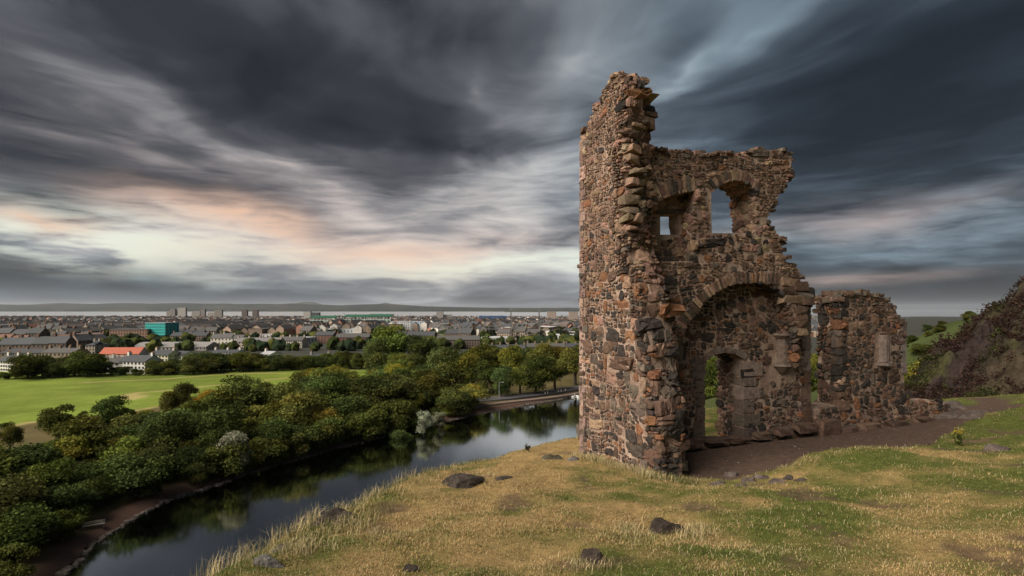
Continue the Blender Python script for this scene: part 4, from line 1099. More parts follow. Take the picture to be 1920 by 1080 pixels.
def fragment():
    T = 'wall_fragment'; r = np.random.default_rng(8)
    loc = (10.5, 16.8, -3.4); root = empty(T, loc); inv = tuple(-c for c in loc)
    def under(o): o.location = inv; return o
    tag(root, 'lone rounded stump of rubble wall standing right of the tall chapel ruin', 'ruin')
    PF = P1
    out = [(1528, 822), (1528, 768), (1578, 760), (1578, 600), (1574, 575), (1570, 558), (1585, 552), (1602, 548), (1630, 551), (1650, 556), (1668, 565), (1680, 577), (1688, 598), (1694, 630), (1697, 680), (1697, 745), (1725, 752), (1775, 752), (1785, 765), (1785, 800), (1700, 806), (1600, 818)]
    B = PF.uns(out)
    w = under(slab('wall', PF, shrink(B, 0.04), [], -0.82, -0.004, root))
    sh = PF.uns([(1638, 690), (1638, 620), (1672, 620), (1672, 690)])
    seeds = []
    for px, py, rr, c in [(1600, 615, .2, TAN), (1590, 640, .2, TAN), (1625, 667, .15, DARK), (1590, 665, .17, BROWN), (1605, 690, .17, GREY), (1590, 725, .16, BROWN), (1620, 722, .18, DARK), (1655, 720, .15, GREY), (1690, 722, .17, GREY), (1660, 755, .15, DARK), (1683, 755, .15, DARK), (1590, 765, .19, DARK), (1630, 773, .17, BROWN), (1570, 790, .2, BROWN), (1660, 600, .13, BROWN)]:
        u, v = PF.un(px, py); seeds.append((u, v, rr, vary(c, r, 0.12)))
    cells = courses(B, [sh], lambda v: float(np.interp(v, [-3, 0.5], [0.31, 0.23])), 1.35, 0.2, r, seeds, 0.0, 0.085, 0.5)
    lay(T, w, cells, PF.mapper(0.03, 12), mixcol(C_BACK, pick_col([14, 40, 6, 22, 6, 16, 0]), -1.2, 0.4), r, 0.0145)
    lend = [(1578, 770), (1578, 700), (1578, 650), (1578, 600), (1574, 575), (1570, 558)]
    mp, L = strip_mapper([PF.pt(*PF.un(*p), 0.0) for p in lend], (-PF.n[0], -PF.n[1], 0), 1.0)
    cells = [(P[::-1, ::-1], k_, c_) for P, k_, c_ in courses([(0, 0), (0.82, 0), (0.82, L), (0, L)], [], lambda v: 0.26, 1.4, 0.22, r, (), 0.0, 0.09, 0.5)]
    lay(T, w, cells, mp, C_BACK, r, 0.013, (-0.01, 0.05), 0.08)
    rim = [(1570, 560), (1585, 552), (1602, 548), (1630, 551), (1650, 556), (1668, 565), (1680, 577), (1688, 598), (1694, 630)]
    r3 = [np.array(PF.pt(*PF.un(*p), 0)) for p in rim]
    for a, b in zip(r3[:-1], r3[1:]):
        for q in range(max(1, int(np.linalg.norm(b - a) / 0.15))):
            for dd in (0.1, 0.4, 0.7):
                p = a + (b - a) * r.random() - np.array([PF.n[0], PF.n[1], 0]) * (dd + r.normal(0, .05)) + np.array([0, 0, r.uniform(-0.08, 0.03)])
                put_rock(T, w, p, (r.uniform(.09, .17), r.uniform(.08, .15), r.uniform(.05, .09)), r, vary(BROWN if r.random() < .6 else GREY, r), r.uniform(0, 3))
    # rough corner stones where the broken end meets the face
    z = PF.un(1578, 770)[1]; k = 0
    while z < PF.un(1578, 575)[1]:
        hh = r.uniform(.16, .32); u0_ = PF.un(1577, 680)[0]; wd = r.uniform(.2, .36); dp = r.uniform(.18, .34)
        c8 = [PF.pt(a, b, c) for b in (z, z + hh - .02) for a, c in ((u0_ - .03, -dp), (u0_ + wd, -dp), (u0_ + wd, .025), (u0_ - .03, .025))]
        put_block(T, w, c8, C_BACK(0, 0, .3, r), r, .03, 'stone', .022, True); z += hh
    # pale dressed stones at the right edge
    z = PF.un(1697, 700)[1]; k = 0
    while z < PF.un(1697, 618)[1]:
        hh = r.uniform(.28, .4); u1 = PF.un(1699, 680)[0]; wd = .22
        c8 = [PF.pt(a, b, c) for b in (z, z + hh - .02) for a, c in ((u1 - wd, -.5), (u1, -.5), (u1, .03), (u1 - wd, .03))]
        put_block(T, w, c8, vary((0.19, 0.155, 0.135), r, .1), r, .018, 'quoin', .008, True); z += hh
    # shaft stump
    u0, z1 = PF.un(1644, 628); u1, z0 = PF.un(1668, 684); mb = MB()
    uc = (u0 + u1) / 2; hw = (u1 - u0) / 2
    for za, zb, ww in ((z0 + .10, z1, hw * .7), (z0, z0 + .09, hw * 1.1)):
        V = []
        for zz in (za, zb): V += [PF.pt(uc + ww * math.cos(math.pi * k / 5), zz, ww * .8 * math.sin(math.pi * k / 5)) for k in range(6)] + [PF.pt(uc + ww, zz, -.15), PF.pt(uc - ww, zz, -.15)]
        mb.add(V, [(i, (i + 1) % 8, 8 + (i + 1) % 8, 8 + i) for i in range(8)] + [tuple(range(7, -1, -1)), tuple(range(8, 16))], (0.17, 0.13, 0.11))
    under(mb.build('corbel_shaft', M_STONE, root))
    for px, py, wd, h_ in [(1540, 800, 44, 30), (1575, 808, 40, 18), (1620, 800, 40, 16), (1670, 795, 40, 14), (1720, 788, 40, 14), (1765, 784, 36, 16)]:
        u, v = PF.un(px, py); p = PF.pt(u, v, 0.1); k = p[1] / F
        put_rock(T, w, p, (wd * k * .5, .25, h_ * k * .5), r, vary(BROWN, r), math.atan2(PF.e[1], PF.e[0]), 'footing_stone')
    return root, inv


def flush(thing, root, inv, limit):
    L = sorted(STONES[thing], key=lambda s: -s['px']); mb = MB()
    for k, s in enumerate(L):
        nm = s.get('name', 'stone')
        if k < limit:
            o = link(nm, mesh(nm, s['V'], s['F'], M_STONE, np.tile(s['col'], (len(s['V']), 1))), s['part'])
        else: mb.add(s['V'], s['F'], s['col'])
    if mb.v:
        o = mb.build('rubble', M_STONE, root); o.location = inv; o['kind'] = 'stuff'
    print(thing, len(L), 'stones')
flush('chapel_ruin', *chapel(), 430)
flush('wall_fragment', *fragment(), 240)

# ------------------------------------------------------------------ trees and shrubs
def crown_mesh(name, seed, w, h, z0, nblob, nleaf, leaf, cols, cone=0.0, fill=0.75, squash=0.8):
    """leaf-sized faces on the shells of many lumps that fill an uneven crown"""
    r = np.random.default_rng(seed); cen = []
    for k in range(nblob):
        for _ in range(30):
            p = r.uniform(-1, 1, 3); t = (p[2] + 1) / 2
            lim = (1 - cone * t) * math.sqrt(max(1 - (p[2] * 0.95) ** 2, 0.02)) if cone < 0.5 else (1.02 - t)
            if math.hypot(p[0], p[1]) < lim * fill: break
        cen.append((p[0] * w / 2, p[1] * w / 2, z0 + (p[2] + 1) / 2 * (h - z0)))
    cen = np.array(cen); rb = r.uniform(0.16, 0.30, nblob) * w * (1 if cone < .5 else .7)
    b = r.integers(0, nblob, nleaf); d = r.normal(size=(nleaf, 3)); d /= np.linalg.norm(d, axis=1, keepdims=True)
    d[:, 2] = np.where(d[:, 2] < -0.35, -d[:, 2], d[:, 2])
    q = cen[b] + d * (rb[b] * (r.uniform(0.35, 1.0, nleaf) ** 0.6 * r.uniform(0.85, 1.22, nleaf)))[:, None] * np.array([1, 1, squash])
    q[:, 2] = np.maximum(q[:, 2], z0 * 0.4 + 0.1)
    cb = np.array(cols)[r.integers(0, len(cols), nblob)] * r.uniform(0.85, 1.85, (nblob, 1))
    col = cb[b] * r.uniform(0.65, 1.4, (nleaf, 1))
    V, Fq, cl = cards(q, leaf * 0.72 * r.uniform(0.6, 1.3, nleaf), col, d)
    return mesh(name, V, Fq, M_LEAF, cl)


def trunk_mesh(name, seed, h, rad0, spread):
    r = np.random.default_rng(seed); mb = MB(); c = (0.07, 0.055, 0.042)
    mb.tube([(0, 0, -0.6), (0.03, 0, h * .3), (r.normal(0, .1), r.normal(0, .1), h * .62), (r.normal(0, .2), r.normal(0, .2), h * .9)], [rad0 * 1.25, rad0, rad0 * .7, rad0 * .2], 7, c)
    for k in range(5):
        a = k * 1.26 + r.uniform(0, .6); z = h * r.uniform(.22, .5)
        mb.tube([(0, 0, z), (math.cos(a) * spread * .5, math.sin(a) * spread * .5, z + h * .16), (math.cos(a) * spread, math.sin(a) * spread, z + h * .34)], [rad0 * .5, rad0 * .33, rad0 * .1], 5, c)
    return mesh(name, mb.v, mb.f, M_BARK, mb.c)

G1 = [(0.058, 0.070, 0.020), (0.046, 0.058, 0.018), (0.078, 0.084, 0.022)]
G2 = [(0.085, 0.096, 0.022), (0.066, 0.080, 0.020), (0.105, 0.108, 0.024)]
GY = [(0.13, 0.115, 0.020), (0.10, 0.10, 0.022), (0.16, 0.12, 0.020)]
GO = [(0.20, 0.145, 0.020), (0.17, 0.13, 0.022), (0.24, 0.165, 0.020)]
GS = [(0.19, 0.215, 0.15), (0.15, 0.18, 0.12)]
GE = [(0.022, 0.034, 0.018), (0.03, 0.042, 0.02)]
TREE_KINDS = {   # width, height, crown base, lumps, leaves, leaf, colours
    'bush': [(5.6, 4.6, 0.3, 13, 9000, 0.20, G1), (6.0, 5.2, 0.3, 15, 9400, 0.21, G1), (5.2, 5.6, 0.4, 13, 9000, 0.20, G2)],
    'round': [(8.0, 8.6, 0.9, 22, 10500, 0.26, G2), (8.6, 9.2, 1.0, 24, 11000, 0.27, G1), (7.4, 9.6, 0.9, 22, 10500, 0.26, G2)],
    'yellow': [(7.0, 7.0, 0.5, 19, 9000, 0.23, GY)], 'gold': [(8.0, 8.2, 0.6, 22, 10000, 0.24, GO)], 'silver': [(4.6, 7.0, 1.8, 15, 4200, 0.18, GS)],
    'ever': [(6.0, 11.0, 0.8, 18, 3600, 0.34, GE)]}
TEMPL = {}
for kd, L in TREE_KINDS.items():
    for i, (w_, h_, z_, nb_, nl_, lf_, cs_) in enumerate(L):
        sd = hash_seed = sum(map(ord, kd)) * 7 + i
        TEMPL.setdefault(kd, []).append((crown_mesh('crown', sd, w_, h_, z_, nb_, nl_, lf_, cs_, cone=0.8 if kd == 'ever' else 0.15), trunk_mesh('trunk', sd + 50, h_, 0.035 * h_, w_ * .33), w_, h_))
LOWT = [(crown_mesh('crown', 900 + i, 8.0, 9.0, 1.0, 10, 900, 0.62, [G1, G2, GE][i % 3], cone=0.15), None, 8.0, 9.0) for i in range(3)]


def tree(name, kind, x, y, z, height, label, group=None, wide=1.0, tint=None, low=False):
    r = RND; cm, tm, w, h = LOWT[r.randrange(3)] if low else TEMPL[kind][r.randrange(len(TEMPL[kind]))]
    k = height / h; o = empty(name, (x, y, z - 0.1), r.uniform(0, 6.28)); o.scale = (k * wide, k * wide, k)
    c = link('crown', cm, o); t = tint or 1.0; v = r.uniform(0.75, 1.25) * t; hq = r.uniform(.82, 1.18); c.color = (v * hq, v * (.94 + .06 * hq), v * r.uniform(.8, 1.1), 1)
    if tm: link('trunk', tm, o)
    return tag(o, label, 'tree' if 'shrub' not in name else 'shrub', group)


def px_tree(name, kind, px, pyb, hpx, label, group=None, wide=1.0, tint=None, low=False):
    x, y, z = valley_at(px, pyb); return tree(name, kind, x, y, z, hpx * y / F, label, group, wide, tint, low)

# single trees one can point at
for a in [('broadleaf_tree', 'round', 18, 852, 58, 'dark tree at the photo\'s left edge, first in the row before the field', None, 1.0, .8),
          ('broadleaf_tree', 'round', 108, 832, 70, 'dome-shaped dark tree standing alone before the field, second from the left edge', None, 1.2, .75),
          ('broadleaf_tree', 'round', 155, 806, 34, 'small slim dark tree between the dome-shaped tree and the spreading one', None, .8, .8),
          ('broadleaf_tree', 'round', 205, 808, 62, 'spreading green tree before the field, below the pale path patch', None, 1.15, .95),
          ('broadleaf_tree', 'round', 242, 800, 34, 'small bushy tree at the right foot of the spreading green tree', None, 1.0, .9),
          ('shrub', 'yellow', 272, 792, 24, 'low yellowish shrub on the path right of the spreading tree', None, 1.2, .8),
          ('broadleaf_tree', 'round', 318, 790, 54, 'dark upright tree at the near corner of the field, left of the yellow trees', None, .9, .85),
          ('broadleaf_tree', 'round', 350, 778, 58, 'dark tree with its top against the field, just left of the yellow trees', None, .9, .8),
          ('broadleaf_tree', 'gold', 385, 792, 54, 'ochre-yellow tree leftmost of the yellowing trees by the field', None, 1.1, .62),
          ('broadleaf_tree', 'yellow', 430, 770, 44, 'olive-yellow tree second of the yellowing trees from the left', None, 1.3, .7),
          ('broadleaf_tree', 'yellow', 610, 745, 58, 'broad yellow-green tree above the middle of the thicket', None, 1.2, .85),
          ('broadleaf_tree', 'yellow', 575, 740, 50, 'yellow-green tree left of the broad yellow-green one, before the field', None, 1.2, .75),
          ('broadleaf_tree', 'yellow', 648, 735, 44, 'yellow-topped tree just below the bright strip of field', None, 1.1, .95),
          ('broadleaf_tree', 'gold', 700, 752, 54, 'rounded golden tree left of the bright golden one', None, 1.0, .72),
          ('broadleaf_tree', 'gold', 745, 755, 64, 'brightest golden autumn tree by the far bank of the loch', None, .95, 1.0),
          ('broadleaf_tree', 'round', 733, 696, 82, 'tallest round green tree standing before the city', None, 1.1, 1.2),
          ('broadleaf_tree', 'round', 708, 712, 72, 'pale green cone-topped tree left of the tallest round tree', None, .85, 1.35),
          ('broadleaf_tree', 'round', 748, 715, 50, 'smaller green tree at the right foot of the tallest tree', None, 1.0, 1.2),
          ('broadleaf_tree', 'round', 790, 700, 66, 'dark round tree right of the tallest tree', None, 1.2, .8),
          ('broadleaf_tree', 'round', 772, 726, 46, 'small dark slim tree alone in the grass gap', None, .7, .7),
          ('broadleaf_tree', 'round', 838, 735, 80, 'large green tree with yellow patches right of the grass gap', None, 1.1, 1.1),
          ('broadleaf_tree', 'yellow', 868, 738, 78, 'large yellow-tinged tree touching the large green tree', None, .9, .72),
          ('broadleaf_tree', 'round', 900, 712, 64, 'dark tree behind the large yellow-tinged tree', None, 1.1, .75),
          ('broadleaf_tree', 'round', 940, 744, 54, 'bright round green tree nearest the road on the far bank', None, 1.0, 1.25),
          ('broadleaf_tree', 'round', 905, 740, 62, 'dark green tree left of the bright one by the road', None, 1.0, .85),
          ('broadleaf_tree', 'round', 958, 712, 62, 'tall green tree behind the bright one by the road', None, 1.1, 1.0),
          ('broadleaf_tree', 'round', 1005, 738, 66, 'wide green tree beside the middle of the road', None, 1.15, .95),
          ('broadleaf_tree', 'round', 975, 740, 54, 'grey-green tree between the bright one and the wide one', None, 1.0, .95),
          ('broadleaf_tree', 'round', 1040, 732, 60, 'green tree right of the wide one beside the road', None, 1.1, 1.05),
          ('broadleaf_tree', 'round', 1020, 702, 56, 'tree behind the road trees with a rusty top', None, 1.1, .85),
          ('broadleaf_tree', 'yellow', 1042, 700, 52, 'brown-tinged tree in the back row near the chapel', None, 1.1, .5),
          ('broadleaf_tree', 'round', 1078, 722, 72, 'tree half hidden by the left edge of the chapel', None, 1.1, .9),
          ('broadleaf_tree', 'round', 1110, 716, 62, 'tree almost wholly behind the chapel\'s left corner', None, 1.1, .9)]: px_tree(*a)
# silver-leaved shrubs in the thicket
for px, py, h_, lab in [(443, 894, 92, 'largest silver-leaved shrub in the left part of the thicket'), (470, 892, 58, 'smaller silver-leaved shrub below the largest one'), (463, 903, 24, 'tiny silver shrub lowest by the water on the left'),
                        (795, 829, 56, 'tall silver-leaved shrub at the water in the middle of the bank'), (824, 813, 40, 'small silver-leaved shrub right of the tall silver one'), (801, 772, 34, 'small pale shrub just right of the golden tree')]:
    px_tree('silver_shrub', 'silver', px, py, h_, lab)
# the thicket along the far bank
thick_px = [(-40, 1200), (70, 1090), (140, 1030), (225, 975), (300, 944), (395, 930), (500, 893), (620, 857), (720, 836), (800, 819), (862, 793), (888, 768), (872, 752), (800, 748), (640, 756), (520, 775), (400, 800), (300, 830), (190, 868), (90, 900), (0, 925), (-160, 950), (-160, 1200)]
tx, ty, _ = valley_many([p[0] for p in thick_px], [p[1] for p in thick_px]); TP = np.stack([tx, ty], -1)
pts = []
for _ in range(9000):
    p = np.array([RND.uniform(tx.min(), tx.max()), RND.uniform(ty.min(), ty.max())])
    if not in_poly(p[0:1], p[1:2], TP)[0]: continue
    mind = 3.6 + 0.9 * (p[1] / 150)
    if any((p[0] - q[0]) ** 2 + (p[1] - q[1]) ** 2 < mind * mind for q in pts): continue
    pts.append(p)
dl = seg_dist(np.array([p[0] for p in pts]), np.array([p[1] for p in pts]), LOCH)
for p, d in zip(pts, dl):
    if len(pts) > 300 and RND.random() > 300 / len(pts): continue
    if d < (3.6 if p[1] < 100 else 0.2) or CX + F * p[0] / p[1] < -70: continue
    if any(abs(CX + F * p[0] / p[1] - q_) < w_ and abs(p[1] - y_) < 26 and d < 16 for q_, w_, y_ in ((443, 20, 107), (470, 18, 107), (795, 18, 136), (824, 12, 144))): low_ = True
    else: low_ = False
    z = float(valley_z(p[0:1], p[1:2])[0]); right = p[1] > 118
    row = 0 if d < 9 else (1 if d < 20 else 2); px = CX + F * p[0] / p[1]
    seg = next(nm for lim, nm in [(35, 'at the left border'), (85, 'near the lower left corner'), (130, 'above the bank path'), (175, 'above the bench'), (230, 'under the dome-shaped tree'), (330, 'under the spreading tree'), (420, 'left of the largest silver shrub'), (520, 'beside the largest silver shrub'), (640, 'below the broad yellow-green tree'), (740, 'below the golden trees'), (830, 'around the tall silver shrub'), (5000, 'at the road end of the thicket')] if px < lim)
    lab = ['low dark bush at the water, ', 'dark green bush in mid thicket, ', 'green bush at the back of the thicket, '][row] + seg
    hgt = RND.uniform(4.6, 7.6) if row == 0 else (RND.uniform(4.6, 8.2) if RND.random() < .78 else RND.uniform(9.0, 12.5))
    if p[1] < 84: hgt *= 0.85
    if low_: hgt = RND.uniform(1.8, 2.8)
    tree('bank_shrub', ('round' if hgt > 8.6 else RND.choices(['bush', 'round', 'yellow'], [62, 31, 7])[0]), p[0], p[1], z, hgt, lab, lab.replace('bush', 'bushes'), RND.uniform(1.15, 1.5), RND.uniform(.65, 1.2) * (1.15 if row == 2 else 0.95))
q = np.array(LOCH[3:11]); s_ = np.r_[0, np.cumsum(np.linalg.norm(np.diff(q, axis=0), axis=1))]; u_ = 9.0
while u_ < s_[-1] - 14:
    x, y = np.interp(u_, s_, q[:, 0]), np.interp(u_, s_, q[:, 1]); x -= RND.uniform(0.6, 2.4); y += RND.uniform(0.3, 1.6); px = CX + F * x / y
    if px > 868: break
    ht = RND.uniform(3.2, 6.4) if not (425 < px < 490 or 775 < px < 835) else RND.uniform(1.4, 2.4)
    nm = next(n_ for lim, n_ in [(420, 'left of the largest silver shrub'), (520, 'beside the largest silver shrub'), (640, 'below the broad yellow-green tree'), (740, 'below the golden trees'), (830, 'around the tall silver shrub'), (5000, 'at the road end')] if px < lim)
    lab = 'bush leaning over the waterline, ' + nm; tree('bank_shrub', 'bush', x, y, LOCH_Z + .4, ht, lab, lab.replace('bush', 'bushes', 1), RND.uniform(1.1, 1.5), RND.uniform(.75, 1.1)); u_ += RND.uniform(2.4, 4.0)
# belts beyond the field
for k in range(30):
    px = -20 + 285 * k / 29 + RND.uniform(-4, 4); lab = 'dark tree in the belt beyond the field, ' + ('at the left edge' if px < 45 else 'below the slate terraces' if px < 130 else 'below the red roof' if px < 195 else 'below the long white house')
    px_tree('belt_tree', 'bush', px, 711 - 0.03 * px + RND.uniform(-4, 1), (RND.uniform(20, 30) + (14 if 45 < px < 75 or 130 < px < 165 else 0)) * (.5 if 192 < px < 285 or px < 40 else 1), lab, lab.replace('dark tree', 'dark trees'), 1.3, .72)
for k in range(40):
    px = 288 + 330 * k / 39 + RND.uniform(-4, 4); lab = 'dark tree in the belt beyond the field, ' + ('right of the long white house' if px < 345 else 'below the small white row' if px < 440 else 'below the single white house' if px < 520 else 'at its far right end')
    px_tree('belt_tree', 'bush', px, 703 - 0.03 * (px - 290) + RND.uniform(-5, 1), RND.uniform(18, 27) + (8 if 360 < px < 470 else 0), lab, lab.replace('dark tree', 'dark trees'), 1.35, .76)
for k in range(14):
    px = 615 + 90 * k / 13; lab = 'tree in the low belt left of the tallest round tree'
    px_tree('belt_tree', 'round', px, 692 + RND.uniform(-2, 2), RND.uniform(22, 32), lab, 'trees left of the tallest round tree', 1.1, .75)
for k in range(26):
    px = 880 + 230 * k / 25 + RND.uniform(-4, 4); lab = 'tree in the back row of the park, ' + ('left of the first mast' if px < 945 else 'between the two masts' if px < 1015 else 'right of the second mast')
    px_tree('belt_tree', 'round', px, 694 + RND.uniform(-6, 4), RND.uniform(30, 42), lab, lab.replace('tree in', 'trees in'), 1.15, .85)
for px, py, h_ in [(1312, 778, 90), (1332, 770, 95), (1350, 768, 92), (1370, 780, 85), (1522, 762, 90), (1538, 750, 80), (1510, 770, 80), (1550, 766, 70)]:
    lab = 'green tree seen through the doorway' if px < 1400 else 'green tree seen through the slit beside the wall stump'
    px_tree('broadleaf_tree', 'round', px, py - 28, h_ * .75, lab, lab.replace('tree', 'trees'), 1.1, .8)
for k in range(34):
    px = 905 + 200 * RND.random(); py = RND.choice([634, 640, 646]) + RND.uniform(-2, 2)
    px_tree('evergreen_tree', 'ever', px, py, RND.uniform(20, 34), 'dark evergreen behind the terraces, ' + ('left of the first mast' if px < 958 else 'between the masts' if px < 1011 else 'right of the second mast'), 'dark evergreens around the masts', 1.3, 1.0)
# gorse and whin on the green flank behind
for k in range(80):
    px = RND.uniform(1680, 1850); py = RND.uniform(608, 752); y = RND.uniform(70, 150); lab = 'gorse bush ' + ('low' if y < 98 else 'halfway up' if y < 124 else 'high') + ' on the green flank ' + ('beside the wall stump' if px < 1735 else 'next to the crag' if px > 1795 else 'between stump and crag')
    x = (px - CX) / F * y; z = float(valley_z(np.array([x]), np.array([y]))[0])
    tree('gorse_shrub', 'bush', x, y, z - 0.3, RND.uniform(1.2, 2.8), lab, lab.replace('bush', 'bushes'), RND.uniform(1.0, 1.5), RND.uniform(.45, .9))
x, y, z = (1735 - CX) / F * 42, 42, (HY - 720) / F * 42 - 2.0
tree('gorse_shrub', 'yellow', x, y, z - 0.5, 4.6, 'bright yellow-green bush at the left foot of the crag', None, 1.0, .8)

# ------------------------------------------------------------------ the town
def house(name, label, x, y, z, w, d, h, rise, wall, roof, storeys, bays, rz=0.0, chim=2, flat=False, group=None, hip=False, wcol=(0.03, 0.035, 0.04), cat='building', eave=0.35):
    """walls, roof with chimneys, window panes set in the walls"""
    o = empty(name, (x, y, z), rz)
    mb = MB(); mb.box(-w / 2, w / 2, -d / 2, d / 2, -3.0, h, wall)
    if not flat and not hip:
        mb.add([(-w / 2, -d / 2, h), (-w / 2, d / 2, h), (-w / 2, 0, h + rise * .97)], [(0, 2, 1)], wall); mb.add([(w / 2, -d / 2, h), (w / 2, d / 2, h), (w / 2, 0, h + rise * .97)], [(0, 1, 2)], wall)
    mb.build('wall', M_WALL, o)
    mb = MB()
    if flat: mb.box(-w / 2 - .2, w / 2 + .2, -d / 2 - .2, d / 2 + .2, h + .01, h + 0.6, roof)
    else:
        e = eave; q = rise * e / (d / 2); xi = (d / 2 if hip else 0)
        V = [(-w / 2 - e * .5, -d / 2 - e, h - q), (w / 2 + e * .5, -d / 2 - e, h - q), (w / 2 + e * .5, d / 2 + e, h - q), (-w / 2 - e * .5, d / 2 + e, h - q), (-w / 2 + xi - (0 if hip else e * .5), 0, h + rise), (w / 2 - xi + (0 if hip else e * .5), 0, h + rise)]
        V += [(a, b, c + .22) for a, b, c in V]
        mb.add(V, [(6, 7, 11, 10), (8, 9, 10, 11), (7, 8, 11), (9, 6, 10), (0, 4, 5, 1), (2, 5, 4, 3), (0, 1, 7, 6), (2, 3, 9, 8), (1, 2, 8, 7), (3, 0, 6, 9)] if hip else
               [(6, 7, 11, 10), (8, 9, 10, 11), (0, 4, 5, 1), (2, 5, 4, 3), (0, 1, 7, 6), (2, 3, 9, 8), (1, 5, 11, 7), (5, 2, 8, 11), (3, 4, 10, 9), (4, 0, 6, 10)], roof)
    rf = mb.build('roof', M_ROOF, o)
    for k in range(chim):
        cx = -w / 2 + .6 + (w - 1.2) * k / max(chim - 1, 1) if not hip else (-w / 4 + w / 2 * k / max(chim - 1, 1)); c = MB(); c.box(cx - .55, cx + .55, -.8, .8, h + rise * .6, h + rise + 1.5, tuple(a * .9 for a in wall))
        for j in range(3): c.box(cx - .14, cx + .14, -.62 + j * .5, -.34 + j * .5, h + rise + 1.5, h + rise + 2.1, (0.3, 0.16, 0.09))
        c.build('chimney', M_WALL, rf)
    mb = MB(); sh = h / storeys
    for s_ in range(storeys):
        for b in range(bays):
            cx = -w / 2 + w * (b + .5) / bays; z0 = s_ * sh + sh * .28
            for sy in (-1, 1): mb.box(cx - .55, cx + .55, sy * (d / 2) - .06, sy * (d / 2) + .06, z0, z0 + sh * .52, wcol)
        for sx in (-1, 1):
            for b in range(max(int(d / 4), 1)):
                cy = -d / 2 + d * (b + .5) / max(int(d / 4), 1); z0 = s_ * sh + sh * .28
                mb.box(sx * w / 2 - .06, sx * w / 2 + .06, cy - .5, cy + .5, z0, z0 + sh * .52, wcol)
    wi = mb.build('window_panes', M_GLASS, o); wi['kind'] = 'stuff'
    tag(o, label, cat, group)
    return o

WHITE, STONE, STONE2, BRICK, SLATE, SLATE2, REDT, TEAL = (0.60, 0.58, 0.53), (0.155, 0.115, 0.088), (0.22, 0.172, 0.13), (0.19, 0.085, 0.06), (0.052, 0.055, 0.060), (0.078, 0.074, 0.072), (0.36, 0.10, 0.06), (0.04, 0.33, 0.31)
TAKEN = []; SIGHT = []


def px_house(name, label, px0, px1, pyb, pyt, depth, **kw):
    """a building between two columns of the photograph, its foot on the ground there"""
    pc = (px0 + px1) / 2; x, y, z = valley_at(pc, pyb); w = (px1 - px0) / F * y; H = (pyb - pyt) / F * y
    rise = kw.pop('rise', 0.3) * H if not kw.get('flat') else 0.0
    TAKEN.append((x, y, max(w, depth) * .62)); SIGHT.append((px0 - 2, px1 + 2, y, pyb - 0.35 * (pyb - pyt)))
    return house(name, label, x, y + depth / 2, z, w, depth, H - rise, rise, **kw)

H_ = px_house
H_('white_house', 'long white house with dark slate roof and gables, nearest the field', 222, 282, 701, 668, 10, wall=WHITE, roof=SLATE, storeys=3, bays=7, rz=-.25, chim=2)
H_('white_house', 'white gable-ended wing at the left of the long white house', 196, 232, 700, 672, 12, wall=WHITE, roof=SLATE2, storeys=3, bays=3, rz=.2, chim=1)
H_('white_flats', 'cream block of flats with dark roof, right of the long white house', 279, 318, 684, 658, 12, wall=(.52, .46, .38), roof=SLATE, storeys=3, bays=6, rz=-.1, chim=2)
H_('white_flats', 'low white house with slate roof behind the middle of the tree belt', 312, 352, 682, 660, 11, wall=WHITE, roof=SLATE, storeys=2, bays=4, rz=-.35, chim=1)
H_('red_roofed_house', 'house with bright red tiled roof above the long white house', 186, 256, 671, 653, 12, wall=(.5, .42, .36), roof=REDT, storeys=2, bays=7, rz=.12, chim=0, rise=.6)
H_('white_terrace', 'white terrace with many gables at the photo\'s left edge', -6, 46, 697, 668, 10, wall=WHITE, roof=SLATE, storeys=3, bays=9, rz=-.2, chim=3)
H_('slate_terrace', 'grey slate-roofed terrace above the white terrace on the left edge', 2, 70, 676, 656, 12, wall=STONE2, roof=SLATE, storeys=2, bays=8, rz=.1, chim=3)
H_('slate_terrace', 'slate-roofed terrace between the white terrace and the red roof', 76, 140, 678, 654, 12, wall=STONE2, roof=SLATE2, storeys=2, bays=8, rz=-.08, chim=4)
H_('stone_block', 'pale square stone house with tall chimneys above the left tree belt', 160, 178, 664, 640, 14, wall=(.36, .31, .24), roof=SLATE, storeys=3, bays=3, hip=True, chim=2)
H_('brick_block', 'long pale brick block with flat roof left of the teal block', 206, 272, 645, 618, 16, wall=(.27, .17, .12), roof=(.1, .1, .11), storeys=5, bays=14, flat=True, chim=0, rz=.12)
H_('teal_block', 'bright teal clad block with square windows, tallest in the left of the town', 272, 316, 642, 606, 18, wall=TEAL, roof=(.22, .25, .26), storeys=7, bays=10, flat=True, chim=0, rz=-.2)
H_('stone_tenement', 'long stone tenement with hipped slate roof right of the teal block', 319, 385, 643, 624, 13, wall=(.27, .185, .145), roof=SLATE, storeys=4, bays=14, rz=.05, chim=3)
H_('grey_shed', 'long low grey industrial shed in front of the brick and teal blocks', 248, 384, 657, 643, 24, wall=(.3, .28, .25), roof=(.22, .21, .20), storeys=1, bays=20, rz=.04, chim=0, rise=.55)
H_('white_terrace', 'small row of white houses right of the middle tree belt', 395, 446, 672, 657, 10, wall=WHITE, roof=SLATE, storeys=2, bays=9, rz=-.05, chim=3)
H_('white_house', 'single white house with pale roof peeping over the belt', 488, 514, 678, 660, 10, wall=WHITE, roof=(.3, .3, .31), storeys=2, bays=3, rz=-.4, chim=1)
H_('cream_flats', 'long cream apartment row with dormers in the middle of the town', 524, 568, 654, 632, 12, wall=(.48, .43, .36), roof=SLATE2, storeys=4, bays=10, rz=-.08, chim=4)
H_('grey_flats', 'grey-roofed apartment row left of the long cream row', 440, 522, 656, 634, 13, wall=(.4, .34, .29), roof=(.16, .15, .15), storeys=3, bays=14, rz=.06, chim=5)
H_('white_house', 'white-dormered house low among the trees left of the pale green tree', 575, 612, 690, 666, 11, wall=(.3, .28, .26), roof=SLATE, storeys=3, bays=5, rz=.05, chim=2)
